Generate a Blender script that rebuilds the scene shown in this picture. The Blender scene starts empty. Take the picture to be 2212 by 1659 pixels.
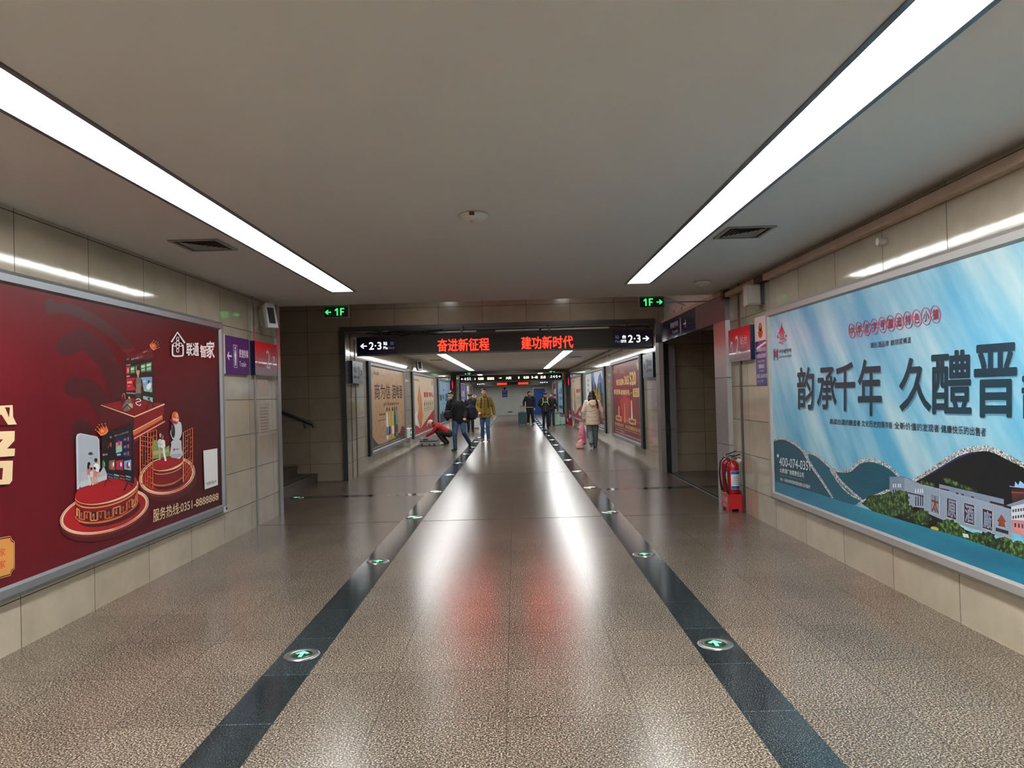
import bpy, bmesh, math, random
from math import sin, cos, pi, radians
from mathutils import Vector, Matrix
random.seed(7)
SC = bpy.context.scene
COL = SC.collection

# ------------------------------------------------------------------ camera
W, H = 2212, 1659
FPX, ROLL, PITCH, YAW, CAMH = 1613.28, 0.0274, 0.0134, -0.0038, 1.6
_fwd = Vector((sin(YAW)*cos(PITCH), cos(YAW)*cos(PITCH), sin(PITCH)))
_r0 = Vector((cos(YAW), -sin(YAW), 0)); _u0 = _r0.cross(_fwd)
RGT = cos(ROLL)*_r0 - sin(ROLL)*_u0; UPV = sin(ROLL)*_r0 + cos(ROLL)*_u0; FWD = _fwd
cam_d = bpy.data.cameras.new('camera'); cam = bpy.data.objects.new('camera', cam_d); COL.objects.link(cam)
cam_d.sensor_fit = 'HORIZONTAL'; cam_d.sensor_width = 36.0; cam_d.lens = 36.0*FPX/W
cam_d.clip_start = 0.05; cam_d.clip_end = 200
M = Matrix((RGT, UPV, -FWD)).transposed().to_4x4(); M.translation = (0, 0, CAMH)
cam.matrix_world = M
SC.camera = cam
# ------------------------------------------------------------------ world, exposure
w = bpy.data.worlds.new('world'); SC.world = w; w.use_nodes = True
w.node_tree.nodes['Background'].inputs[0].default_value = (0.5, 0.55, 0.6, 1)
w.node_tree.nodes['Background'].inputs[1].default_value = 0.02
SC.view_settings.view_transform = 'Standard'; SC.view_settings.look = 'None'
SC.view_settings.gamma = 1; SC.view_settings.use_curve_mapping = False
SC.view_settings.exposure = 0.0
LAMP = 17.0           # brightness of the fluorescent ceiling strips
SC.cycles.max_bounces = 7; SC.cycles.diffuse_bounces = 4; SC.cycles.glossy_bounces = 4
SC.cycles.transmission_bounces = 3; SC.cycles.sample_clamp_indirect = 6
SC.cycles.caustics_reflective = False; SC.cycles.caustics_refractive = False
SC.cycles.use_denoising = True

# measured from the photograph: where the sight line through a pixel meets a real plane
def ray(px, py): return FWD*FPX + RGT*(px-W/2) + UPV*(H/2-py)
def atx(px, py, x): d = ray(px, py); t = x/d.x; return Vector((x, d.y*t, CAMH+d.z*t))
def aty(px, py, y): d = ray(px, py); t = y/d.y; return Vector((d.x*t, y, CAMH+d.z*t))
def atz(px, py, z): d = ray(px, py); t = (z-CAMH)/d.z; return Vector((d.x*t, d.y*t, z))

# ------------------------------------------------------------------ materials
def lin(c):
    if isinstance(c, str): c = tuple(int(c[i:i+2], 16)/255 for i in (0, 2, 4))
    return tuple(v/12.92 if v <= 0.04045 else ((v+0.055)/1.055)**2.4 for v in c) + (1,)
MATS = {}
def mat(name, col, rough=0.5, metal=0.0, emit=0, spec=0.5, bump=0, bscale=40, coat=0, alpha=1, var=0, vscale=8):
    if name in MATS: return MATS[name]
    m = bpy.data.materials.new(name); m.use_nodes = True; nt = m.node_tree; b = nt.nodes['Principled BSDF']
    c = lin(col)
    b.inputs['Base Color'].default_value = c; b.inputs['Roughness'].default_value = rough
    b.inputs['Metallic'].default_value = metal; b.inputs['Specular IOR Level'].default_value = spec
    b.inputs['Coat Weight'].default_value = coat; b.inputs['Alpha'].default_value = alpha
    if emit:
        b.inputs['Emission Color'].default_value = c; b.inputs['Emission Strength'].default_value = emit
        m.cycles.emission_sampling = 'FRONT' if name.startswith('lamp') else 'NONE'
    if bump or var:
        tc = nt.nodes.new('ShaderNodeTexCoord'); n = nt.nodes.new('ShaderNodeTexNoise')
        n.inputs['Scale'].default_value = bscale if bump else vscale; n.inputs['Detail'].default_value = 4
        nt.links.new(tc.outputs['Object'], n.inputs['Vector'])
        if bump:
            bp = nt.nodes.new('ShaderNodeBump'); bp.inputs['Strength'].default_value = bump
            bp.inputs['Distance'].default_value = 0.01
            nt.links.new(n.outputs['Fac'], bp.inputs['Height']); nt.links.new(bp.outputs['Normal'], b.inputs['Normal'])
        if var:
            mx = nt.nodes.new('ShaderNodeMixRGB'); mx.blend_type = 'MULTIPLY'
            mx.inputs[1].default_value = c; mx.inputs[0].default_value = 1
            r = nt.nodes.new('ShaderNodeValToRGB'); r.color_ramp.elements[0].position = 0.35; r.color_ramp.elements[1].position = 0.65
            v = 1-var; r.color_ramp.elements[0].color = (v, v, v, 1); r.color_ramp.elements[1].color = (1, 1, 1, 1)
            nt.links.new(n.outputs['Fac'], r.inputs[0]); nt.links.new(r.outputs[0], mx.inputs[2])
            nt.links.new(mx.outputs[0], b.inputs['Base Color'])
    MATS[name] = m; return m

def nd(nt, t, **k):
    n = nt.nodes.new(t)
    for a, v in k.items(): setattr(n, a, v)
    return n

def tile_mat(name, axis, u0, w_, v0=-0.1, h_=0.43, base='b3a590', rough=0.16, dark=0.0, jw=0.0035):
    """polished tan stone tiles; axis: which horizontal axis runs along the wall"""
    m = bpy.data.materials.new(name); m.use_nodes = True; nt = m.node_tree; b = nt.nodes['Principled BSDF']
    g = nd(nt, 'ShaderNodeNewGeometry'); s = nd(nt, 'ShaderNodeSeparateXYZ'); nt.links.new(g.outputs['Position'], s.inputs[0])
    au = nd(nt, 'ShaderNodeMath', operation='ADD'); au.inputs[1].default_value = -u0+w_*60
    nt.links.new(s.outputs['Y' if axis == 'y' else 'X'], au.inputs[0])
    av = nd(nt, 'ShaderNodeMath', operation='ADD'); av.inputs[1].default_value = -v0+h_*10
    nt.links.new(s.outputs['Z'], av.inputs[0])
    c = nd(nt, 'ShaderNodeCombineXYZ'); nt.links.new(au.outputs[0], c.inputs[0]); nt.links.new(av.outputs[0], c.inputs[1])
    br = nd(nt, 'ShaderNodeTexBrick', offset=0.0, squash=1.0)
    cb = lin(base)
    br.inputs['Color1'].default_value = cb
    br.inputs['Color2'].default_value = (cb[0]*0.86, cb[1]*0.88, cb[2]*0.84, 1)
    br.inputs['Mortar'].default_value = (0.03, 0.026, 0.02, 1)
    br.inputs['Scale'].default_value = 1; br.inputs['Mortar Size'].default_value = jw
    br.inputs['Mortar Smooth'].default_value = 0.1; br.inputs['Bias'].default_value = 0
    br.inputs['Brick Width'].default_value = w_; br.inputs['Row Height'].default_value = h_
    nt.links.new(c.outputs[0], br.inputs['Vector'])
    n = nd(nt, 'ShaderNodeTexNoise'); n.inputs['Scale'].default_value = 3.2; n.inputs['Detail'].default_value = 6
    n.inputs['Roughness'].default_value = 0.6
    nt.links.new(g.outputs['Position'], n.inputs['Vector'])
    r = nd(nt, 'ShaderNodeValToRGB'); r.color_ramp.elements[0].position = 0.3; r.color_ramp.elements[1].position = 0.75
    r.color_ramp.elements[0].color = (0.86, 0.85, 0.82, 1); r.color_ramp.elements[1].color = (1.05, 1.04, 1.02, 1)
    nt.links.new(n.outputs['Fac'], r.inputs[0])
    mx = nd(nt, 'ShaderNodeMixRGB', blend_type='MULTIPLY'); mx.inputs[0].default_value = 1
    nt.links.new(br.outputs['Color'], mx.inputs[1]); nt.links.new(r.outputs[0], mx.inputs[2])
    nt.links.new(mx.outputs[0], b.inputs['Base Color'])
    # slightly uneven polish
    n2 = nd(nt, 'ShaderNodeTexNoise'); n2.inputs['Scale'].default_value = 5; n2.inputs['Detail'].default_value = 2
    nt.links.new(g.outputs['Position'], n2.inputs['Vector'])
    bp = nd(nt, 'ShaderNodeBump'); bp.inputs['Strength'].default_value = 0.05; bp.inputs['Distance'].default_value = 0.012
    nt.links.new(n2.outputs['Fac'], bp.inputs['Height'])
    bp2 = nd(nt, 'ShaderNodeBump', invert=True); bp2.inputs['Strength'].default_value = 0.5; bp2.inputs['Distance'].default_value = 0.004
    nt.links.new(br.outputs['Fac'], bp2.inputs['Height']); nt.links.new(bp.outputs['Normal'], bp2.inputs['Normal'])
    nt.links.new(bp2.outputs['Normal'], b.inputs['Normal'])
    mr = nd(nt, 'ShaderNodeMapRange'); mr.inputs['From Min'].default_value = 0; mr.inputs['From Max'].default_value = 1
    mr.inputs['To Min'].default_value = rough; mr.inputs['To Max'].default_value = 0.8
    nt.links.new(br.outputs['Fac'], mr.inputs['Value']); nt.links.new(mr.outputs[0], b.inputs['Roughness'])
    MATS[name] = m; return m

def granite(name, cols, joint, rough, sp=150, bw=0.651, u0=-0.085, v0=3.716, amount=1.0, jw=0.0022, mottle=0.2, bs=0.1, tone=0.86):
    """speckled granite slabs with thin joints"""
    m = bpy.data.materials.new(name); m.use_nodes = True; nt = m.node_tree; b = nt.nodes['Principled BSDF']
    g = nd(nt, 'ShaderNodeNewGeometry')
    n = nd(nt, 'ShaderNodeTexNoise'); n.inputs['Scale'].default_value = sp; n.inputs['Detail'].default_value = 3
    n.inputs['Roughness'].default_value = 0.65
    nt.links.new(g.outputs['Position'], n.inputs['Vector'])
    r = nd(nt, 'ShaderNodeValToRGB'); e = r.color_ramp.elements
    ps = [0.34, 0.43, 0.5, 0.56, 0.67]
    e[0].position = ps[0]; e[0].color = lin(cols[0]); e[1].position = ps[-1]; e[1].color = lin(cols[-1])
    for p_, c_ in zip(ps[1:-1], cols[1:-1]): el = e.new(p_); el.color = lin(c_)
    nt.links.new(n.outputs['Fac'], r.inputs[0])
    # slab joints
    mp = nd(nt, 'ShaderNodeMapping'); mp.inputs['Location'].default_value = (-u0+bw*60, -v0+bw*40, 0)
    nt.links.new(g.outputs['Position'], mp.inputs[0])
    br = nd(nt, 'ShaderNodeTexBrick', offset=0.0, squash=1.0)
    br.inputs['Color1'].default_value = (1, 1, 1, 1); br.inputs['Color2'].default_value = (tone, tone*1.01, tone*1.02, 1)
    br.inputs['Mortar'].default_value = (joint, joint, joint, 1); br.inputs['Scale'].default_value = 1
    br.inputs['Mortar Size'].default_value = jw; br.inputs['Mortar Smooth'].default_value = 0.2; br.inputs['Bias'].default_value = 0.0
    br.inputs['Brick Width'].default_value = bw; br.inputs['Row Height'].default_value = bw
    nt.links.new(mp.outputs[0], br.inputs['Vector'])
    mx = nd(nt, 'ShaderNodeMixRGB', blend_type='MULTIPLY'); mx.inputs[0].default_value = 1
    nt.links.new(r.outputs[0], mx.inputs[1]); nt.links.new(br.outputs['Color'], mx.inputs[2])
    # broad soft mottling of the tone
    n3 = nd(nt, 'ShaderNodeTexNoise'); n3.inputs['Scale'].default_value = 1.6; n3.inputs['Detail'].default_value = 2; n3.inputs['Roughness'].default_value = 0.5
    mp3 = nd(nt, 'ShaderNodeMapping'); mp3.inputs['Scale'].default_value = (1, 0.7, 1)
    nt.links.new(g.outputs['Position'], mp3.inputs[0]); nt.links.new(mp3.outputs[0], n3.inputs['Vector'])
    r3 = nd(nt, 'ShaderNodeValToRGB'); r3.color_ramp.elements[0].position = 0.25; r3.color_ramp.elements[1].position = 0.75
    d = 1-mottle; r3.color_ramp.elements[0].color = (d, d, d*0.98, 1); r3.color_ramp.elements[1].color = (1, 1, 1, 1)
    nt.links.new(n3.outputs['Fac'], r3.inputs[0])
    mx2 = nd(nt, 'ShaderNodeMixRGB', blend_type='MULTIPLY'); mx2.inputs[0].default_value = 1
    nt.links.new(mx.outputs[0], mx2.inputs[1]); nt.links.new(r3.outputs[0], mx2.inputs[2])
    nt.links.new(mx2.outputs[0], b.inputs['Base Color'])
    b.inputs['Roughness'].default_value = rough
    bp = nd(nt, 'ShaderNodeBump'); bp.inputs['Strength'].default_value = bs; bp.inputs['Distance'].default_value = 0.003
    nt.links.new(n.outputs['Fac'], bp.inputs['Height']); nt.links.new(bp.outputs['Normal'], b.inputs['Normal'])
    b.inputs['Specular IOR Level'].default_value = 0.5
    MATS[name] = m; return m

# ------------------------------------------------------------------ mesh builder
class MB:
    def __init__(s): s.v = []; s.f = []; s.fm = []; s.m = []; s.sm = []; s.groups = []
    def mi(s, m):
        if isinstance(m, str): m = MATS[m]
        if m not in s.m: s.m.append(m)
        return s.m.index(m)
    def add(s, vs, fs, m, smooth=False):
        o = len(s.v); s.v += [Vector(v) for v in vs]; k = s.mi(m)
        for f in fs: s.f.append([i+o for i in f]); s.fm.append(k); s.sm.append(smooth)
        return s
    def box(s, a, b, m):
        x0, y0, z0 = a; x1, y1, z1 = b
        x0, x1 = min(x0, x1), max(x0, x1); y0, y1 = min(y0, y1), max(y0, y1); z0, z1 = min(z0, z1), max(z0, z1)
        vs = [(x0,y0,z0),(x1,y0,z0),(x1,y1,z0),(x0,y1,z0),(x0,y0,z1),(x1,y0,z1),(x1,y1,z1),(x0,y1,z1)]
        return s.add(vs, [(0,3,2,1),(4,5,6,7),(0,1,5,4),(1,2,6,5),(2,3,7,6),(3,0,4,7)], m)
    def rbox(s, a, b, m, r=0.01, ax='z', n=4):
        """box with the four edges along ax rounded"""
        ix = {'x': (1, 2, 0), 'y': (0, 2, 1), 'z': (0, 1, 2)}[ax]
        lo = [min(a[i], b[i]) for i in range(3)]; hi = [max(a[i], b[i]) for i in range(3)]
        pts = []
        for (cx, cy, a0) in ((hi[ix[0]]-r, hi[ix[1]]-r, 0), (lo[ix[0]]+r, hi[ix[1]]-r, 90), (lo[ix[0]]+r, lo[ix[1]]+r, 180), (hi[ix[0]]-r, lo[ix[1]]+r, 270)):
            for k in range(n+1):
                t = radians(a0+90*k/n); pts.append((cx+r*cos(t), cy+r*sin(t)))
        def mk(p, q):
            v = [0, 0, 0]; v[ix[0]] = p[0]; v[ix[1]] = p[1]; v[ix[2]] = q; return v
        N = len(pts); vs = [mk(p, lo[ix[2]]) for p in pts] + [mk(p, hi[ix[2]]) for p in pts]
        fs = [list(range(N))[::-1], list(range(N, 2*N))] + [(i, (i+1) % N, (i+1) % N+N, i+N) for i in range(N)]
        return s.add(vs, fs, m)
    def cyl(s, p, q, r, m, r2=None, n=20, caps=True, smooth=True):
        p = Vector(p); q = Vector(q); r2 = r if r2 is None else r2
        d = (q-p).normalized(); a = d.orthogonal().normalized(); b = d.cross(a)
        vs = [p+(a*cos(2*pi*i/n)+b*sin(2*pi*i/n))*r for i in range(n)] + [q+(a*cos(2*pi*i/n)+b*sin(2*pi*i/n))*r2 for i in range(n)]
        s.add(vs, [(i, (i+1) % n, (i+1) % n+n, i+n) for i in range(n)], m, smooth)
        if caps: s.add(vs[:n], [list(range(n))[::-1]], m); s.add(vs[n:], [list(range(n))], m)
        return s
    def tube(s, pts, r, m, n=10):
        pts = [Vector(p) for p in pts]; rings = []; a = None
        for i, p in enumerate(pts):
            d = (pts[min(i+1, len(pts)-1)]-pts[max(i-1, 0)]).normalized()
            a = d.orthogonal().normalized() if a is None else (a-d*a.dot(d)).normalized()
            b = d.cross(a); rr = r[i] if isinstance(r, (list, tuple)) else r
            rings.append([p+(a*cos(2*pi*k/n)+b*sin(2*pi*k/n))*rr for k in range(n)])
        vs = [v for g in rings for v in g]; L = len(rings)
        fs = [(i*n+k, i*n+(k+1) % n, (i+1)*n+(k+1) % n, (i+1)*n+k) for i in range(L-1) for k in range(n)]
        s.add(vs, fs, m, True); s.add(rings[0], [list(range(n))[::-1]], m); s.add(rings[-1], [list(range(n))], m)
        return s
    def ell(s, c, r, m, n=16, k=10, M_=None):
        vs = []; c = Vector(c)
        for i in range(k+1):
            t = pi*i/k
            for j in range(n):
                p = Vector((r[0]*sin(t)*cos(2*pi*j/n), r[1]*sin(t)*sin(2*pi*j/n), r[2]*cos(t)))
                if M_: p = M_ @ p
                vs.append(c+p)
        fs = [(i*n+j, (i+1)*n+j, (i+1)*n+(j+1) % n, i*n+(j+1) % n) for i in range(k) for j in range(n)]
        return s.add(vs, fs, m, True)
    def lathe(s, c, prof, m, n=32, axis='z', smooth=True):
        vs = []; c = Vector(c)
        for r, z in prof:
            for j in range(n):
                a_ = 2*pi*j/n; p = (r*cos(a_), r*sin(a_), z)
                if axis == 'x': p = (z, r*cos(a_), r*sin(a_))
                if axis == 'y': p = (r*cos(a_), z, r*sin(a_))
                vs.append(c+Vector(p))
        fs = [(i*n+j, i*n+(j+1) % n, (i+1)*n+(j+1) % n, (i+1)*n+j) for i in range(len(prof)-1) for j in range(n)]
        return s.add(vs, fs, m, smooth)
    def prism(s, pts, d, m):
        """polygon pts (3D) extruded by vector d"""
        pts = [Vector(p) for p in pts]; d = Vector(d); N = len(pts)
        vs = pts+[p+d for p in pts]
        return s.add(vs, [list(range(N))[::-1], list(range(N, 2*N))]+[(i, (i+1) % N, (i+1) % N+N, i+N) for i in range(N)], m)
    def build(s, name, parent=None, label=None):
        me = bpy.data.meshes.new(name)
        off = Vector(parent['_o']) if parent is not None and '_o' in parent else Vector((0, 0, 0))
        me.from_pydata([tuple(v-off) for v in s.v], [], s.f); me.update()
        for m in s.m: me.materials.append(m)
        me.polygons.foreach_set('material_index', s.fm); me.polygons.foreach_set('use_smooth', s.sm)
        bm = bmesh.new(); bm.from_mesh(me)
        if len(s.f) < 4000: bmesh.ops.recalc_face_normals(bm, faces=bm.faces)
        bm.to_mesh(me); bm.free()
        o = bpy.data.objects.new(name, me); COL.objects.link(o)
        if parent is not None: o.parent = parent; o['_o'] = tuple(off)
        if label: o['label'] = label
        return o
def build_groups(s, parent):
    # every line of writing, arrow or pictogram becomes a part of its own
    g = s.groups+[(len(s.f), len(s.v), '')]; out = []
    for (f0, v0, nm), (f1, v1, _) in zip(g[:-1], g[1:]):
        if f1 == f0: continue
        q = MB(); q.v = s.v[v0:v1]; q.f = [[i-v0 for i in f] for f in s.f[f0:f1]]; q.m = s.m; q.fm = s.fm[f0:f1]; q.sm = s.sm[f0:f1]
        used = sorted(set(q.fm)); q.fm = [used.index(k) for k in q.fm]; q.m = [s.m[k] for k in used]
        out.append(q.build(nm, parent))
    return out
def empty(name, loc, label, cat, group=None):
    o = bpy.data.objects.new(name, None); COL.objects.link(o); o.location = loc; o['_o'] = tuple(loc)
    o.empty_display_size = 0.1
    o['label'] = label; o['category'] = cat
    if group: o['group'] = group
    return o
def tag(o, label, cat, group=None):
    o['label'] = label; o['category'] = cat
    if group: o['group'] = group
    return o
def struct(o): o['kind'] = 'structure'; return o

# ------------------------------------------------------------------ writing
_GL = {}
def glyphs(body, off=0.0):
    key = (body, off)
    if key not in _GL:
        c = bpy.data.curves.new('tmp', 'FONT'); c.body = body; c.resolution_u = 3; c.fill_mode = 'FRONT'
        o = bpy.data.objects.new('tmp', c); COL.objects.link(o); bpy.context.view_layer.update()
        me = bpy.data.meshes.new_from_object(o.evaluated_get(bpy.context.evaluated_depsgraph_get()))
        vs = [v.co.copy() for v in me.vertices]; fs = [list(p.vertices) for p in me.polygons]
        bpy.data.objects.remove(o); bpy.data.curves.remove(c); bpy.data.meshes.remove(me)
        if not vs: vs = [Vector((0,0,0)), Vector((1,1,0))]
        off_ = off*0.9
        for v in vs: v.z = 0
        if off_:
            d_ = off_; n0 = len(vs); base = vs; vs = []; f2 = []
            for q_, (dx, dy) in enumerate([(0, 0)]+[(d_*cos(pi*a/(4 if d_ < .012 else 8)), d_*sin(pi*a/(4 if d_ < .012 else 8))) for a in range(8 if d_ < .012 else 16)]):
                vs += [Vector((v.x+dx, v.y+dy, q_*8e-6)) for v in base]; f2 += [[i+q_*n0 for i in f] for f in fs]
            fs = f2
        x0 = min(v.x for v in vs); x1 = max(v.x for v in vs); y0 = min(v.y for v in vs); y1 = max(v.y for v in vs)
        _GL[key] = ([((v.x-x0)/max(x1-x0, 1e-6), (v.y-y0)/max(y1-y0, 1e-6), v.z) for v in vs], fs)
    return _GL[key]
def text3(mb, body, A, B, C, m, off=0.0, n=None):
    """writing whose box has bottom-left A, bottom-right B, top-left C"""
    A, B, C = Vector(A), Vector(B), Vector(C)
    vs, fs = glyphs(body, off); d = (B-A).cross(C-A).normalized(); mb.groups.append((len(mb.f), len(mb.v), 'lettering'))
    mb.add([A+(B-A)*u+(C-A)*v+d*z for u, v, z in vs], fs, m)

class Print:
    """flat print on a wall plane x = X; shapes given where the photograph shows them on that plane"""
    def __init__(s, X, side, step=0.00016): s.X = X; s.sg = 1 if side == 'L' else -1; s.mb = MB(); s.k = 0; s.step = step; s.n = 0; s.b = None
    def p(s, x, y):
        v = atx(x, y, s.X); v.x += s.sg*(s.step*s.k+(s.n % 12)*1e-5)
        if s.b: v.y = min(max(v.y, s.b[0]), s.b[1]); v.z = min(max(v.z, s.b[2]), s.b[3])
        return v
    def poly(s, pts, m, lay=None):
        s.k = s.k+1 if lay is None else lay; s.n += 1
        s.mb.add([s.p(*q) for q in pts], [list(range(len(pts)))], m); return s
    def strip(s, pts, wd, m, lay=None):
        s.n += 1; s.k = s.k+1 if lay is None else lay; L = []; R = []; n = len(pts)
        for i, (x, y) in enumerate(pts):
            a = pts[max(i-1, 0)]; b = pts[min(i+1, n-1)]; dx, dy = b[0]-a[0], b[1]-a[1]; l = math.hypot(dx, dy) or 1
            w_ = (wd[i] if isinstance(wd, (list, tuple)) else wd)/2
            L.append((x-dy/l*w_, y+dx/l*w_)); R.append((x+dy/l*w_, y-dx/l*w_))
        s.mb.add([s.p(*q) for q in L+R], [(i, i+1, n+i+1, n+i) for i in range(n-1)], m); return s
    def ellp(s, c, a, b, m, rot=0, n=40, a0=0, a1=360, lay=None):
        cr, sr = cos(radians(rot)), sin(radians(rot)); pts = []
        full = (a1-a0) >= 360
        for i in range(n + (0 if full else 1)):
            t = radians(a0+(a1-a0)*i/n); x, y = a*cos(t), b*sin(t); pts.append((c[0]+x*cr-y*sr, c[1]+x*sr+y*cr))
        return s.poly(pts, m, lay)
    def ring(s, c, a, b, wd, m, rot=0, n=48, a0=0, a1=360, lay=None):
        cr, sr = cos(radians(rot)), sin(radians(rot)); pts = []
        for i in range(n+1):
            t = radians(a0+(a1-a0)*i/n); x, y = a*cos(t), b*sin(t); pts.append((c[0]+x*cr-y*sr, c[1]+x*sr+y*cr))
        return s.strip(pts, wd, m, lay)
    def text(s, body, x0, x1, yt0, yb0, yt1, yb1, m, off=0.0, lay=None):
        s.k = s.k+1 if lay is None else lay
        vs, fs = glyphs(body, off); out = []
        s.n += 1
        for u, v, z in vs:
            x = x0+(x1-x0)*u; yt = yt0+(yt1-yt0)*u; yb = yb0+(yb1-yb0)*u; p_ = s.p(x, yb+(yt-yb)*v); p_.x += s.sg*z; out.append(p_)
        s.mb.add(out, fs, m); return s
def smooth_pts(pts, n=6):
    out = []
    P_ = [pts[0]]+list(pts)+[pts[-1]]
    for i in range(1, len(P_)-2):
        p0, p1, p2, p3 = P_[i-1:i+3]
        for k in range(n):
            t = k/n
            out.append(tuple(0.5*((2*p1[j])+(-p0[j]+p2[j])*t+(2*p0[j]-5*p1[j]+4*p2[j]-p3[j])*t*t+(-p0[j]+3*p1[j]-3*p2[j]+p3[j])*t**3) for j in (0, 1)))
    out.append(tuple(pts[-1])); return out
# ------------------------------------------------------------------ surface materials
tile_mat('tile_side', 'y', 4.98, 0.872, -0.10, 0.43, 'b7ad9e', 0.07)
tile_mat('tile_front', 'x', 0.26, 0.86, -0.10, 0.43, 'a89d8b', 0.12)
granite('granite_tan', ['0f0e0d', '3a342f', '685d52', '877a6c', 'c8bcae'], 0.42, 0.24, sp=110, mottle=0.26, jw=0.0028, bs=0.0)
granite('granite_black', ['0e1214', '1c2428', '263035', '323d42', '8d979a'], 3.2, 0.10, sp=170, u0=-1.235, mottle=0.3, bs=0.03, tone=0.55, jw=0.003)
mat('ceiling_paint', 'e6e4e2', 0.8)
mat('white_paint', 'd6d6d2', 0.7, var=0.08, vscale=2)
mat('end_paint', 'c3c9c4', 0.55, var=0.10, vscale=1.5)
mat('steel', '9aa0a6', 0.32, metal=0.85)
mat('steel_dark', '5d5f60', 0.35, metal=0.8)
mat('frame_grey', '8e959b', 0.38, metal=0.55)
mat('frame_light', 'a9a7a6', 0.45, metal=0.35)
mat('panel_grey', '9a9b9e', 0.32, metal=0.45)
mat('panel_blue', '1a1e4a', 0.22, metal=0.2, coat=0.4)
mat('black', '0a0a0c', 0.5); mat('blackgloss', '0c0c10', 0.15, coat=0.5)
mat('dark', '26241f', 0.7)
mat('lamp_frame', '6e747c', 0.4, metal=0.5)
mat('lamp', 'f7f7f5', 0.5, emit=LAMP)
mat('white', 'e8e8e6', 0.45); mat('offwhite', 'cfcdc6', 0.5); mat('trunking', 'c2ad99', 0.5, var=0.15, vscale=6)
mat('rubble', 'd8d4c8', 0.6)

# ------------------------------------------------------------------ floor
mb = MB()
xs = [-8.2, -1.519, -1.246, 1.074, 1.348, 6.2]
ys = [-10.3, 12.10, 12.37, 39.9, 40.17, 57.6]
for i in range(5):
    for j in range(5):
        blk = i in (1, 3) or (j in (1, 3) and i in (0, 4))
        mb.add([(xs[i], ys[j], 0), (xs[i+1], ys[j], 0), (xs[i+1], ys[j+1], 0), (xs[i], ys[j+1], 0)], [(0, 1, 2, 3)],
               'granite_black' if blk else 'granite_tan')
floor = struct(mb.build('floor'))
# expansion joints across the slabs
for n_, (y, x0, x1) in enumerate([(9.608, -3.33, -1.52), (9.608, -1.245, 1.073), (9.608, 1.349, 2.9), (15.1, -3.2, 2.8)]):
    o = struct(MB().box((x0, y-0.006, 0.0), (x1, y+0.006, 0.0012), 'dark').build('trim_%d' % (n_+20)))

# ------------------------------------------------------------------ ceilings
LX = [(-2.285, -1.955), (1.405, 1.745)]
def ceiling(name, y0, y1, z, lamps, xl=-3.6, xr=3.1):
    mb = MB(); t = 0.2
    la, lb = lamps
    cuts = [xl, LX[0][0], LX[0][1], LX[1][0], LX[1][1], xr]
    for i in range(5):
        if i in (1, 3):
            mb.box((cuts[i], y0, z), (cuts[i+1], la, z+t), 'ceiling_paint'); mb.box((cuts[i], lb, z), (cuts[i+1], y1, z+t), 'ceiling_paint')
            mb.box((cuts[i], la, z+0.12), (cuts[i+1], lb, z+t), 'ceiling_paint')
        else: mb.box((cuts[i], y0, z), (cuts[i+1], y1, z+t), 'ceiling_paint')
    return struct(mb.build(name))
Z1, Z2 = 2.94, 2.82
ceiling('ceiling', -10.3, 10.65, Z1, (-9, 9.34))
ceiling('ceiling', 15.0, 38.5, Z2, (15.6, 37.3))
ceiling('ceiling', 42.75, 57.6, Z2, (43.6, 55.4))
struct(MB().box((-8.2, 10.3, 3.8), (6.2, 15.2, 4.0), 'ceiling_paint').build('ceiling'))
struct(MB().box((-6, 38.2, 3.6), (5, 42.9, 3.8), 'ceiling_paint').build('ceiling'))
struct(MB().box((3.1, 10.45, 2.75), (6.2, 14.75, 2.9), 'ceiling_paint').build('ceiling'))
mb = MB()
for x0, y0, x1, y1, z0 in [(-3.6, 10.45, 3.1, 10.65, 3.14), (-3.6, 38.3, 3.1, 38.5, 3.02)]:
    mb.box((x0, y0, z0), (x1, y1, 3.8), 'white_paint')
struct(mb.build('wall_above_ceiling'))

def lamp_strip(x0, x1, y0, y1, z, joints, label, grp, lm='lamp'):
    t = empty('ceiling_light', ((x0+x1)/2, y0, z), label, 'ceiling light', grp)
    f = MB(); wd = 0.03
    for a, b in [((x0, y0, z-0.006), (x0+wd, y1, z+0.05)), ((x1-wd, y0, z-0.006), (x1, y1, z+0.05)),
                 ((x0+wd, y0, z-0.006), (x1-wd, y0+wd, z+0.05)), ((x0+wd, y1-wd, z-0.006), (x1-wd, y1, z+0.05))]:
        f.box(a, b, 'lamp_frame')
    f.build('frame', t)
    js = [y0+wd]+[j for j in joints if y0+0.3 < j < y1-0.3]+[y1-wd]
    for a, b in zip(js[:-1], js[1:]):
        o = MB().add([(x0+wd, a+0.003, z+0.018), (x0+wd, b-0.003, z+0.018), (x1-wd, b-0.003, z+0.018), (x1-wd, a+0.003, z+0.018)], [(0, 1, 2, 3)], lm).build('diffuser', t)
        if o.data.polygons[0].normal.z > 0: o.data.flip_normals()
    return t
J1 = [4.77-4.57*k for k in range(4)]
lamp_strip(*LX[0], -9, 9.34, Z1, J1, 'long recessed white light strip in the near ceiling, on the left', 'near ceiling light strips')
lamp_strip(*LX[1], -9, 9.34, Z1, J1, 'long recessed white light strip in the near ceiling, on the right', 'near ceiling light strips')
J2 = [15.6+4.57*k for k in range(6)]
lamp_strip(*LX[0], 15.6, 37.3, Z2, J2, 'recessed light strip beyond the near display board, above the masked man', 'middle ceiling light strips')
lamp_strip(*LX[1], 15.6, 37.3, Z2, J2, 'recessed light strip beyond the near display board, on the woman\'s side', 'middle ceiling light strips')
J3 = [43.6+4.57*k for k in range(4)]
lamp_strip(*LX[0], 43.6, 55.4, Z2, J3, 'light strip in the ceiling of the farthest tunnel stretch, left of centre', 'far ceiling light strips')
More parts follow.
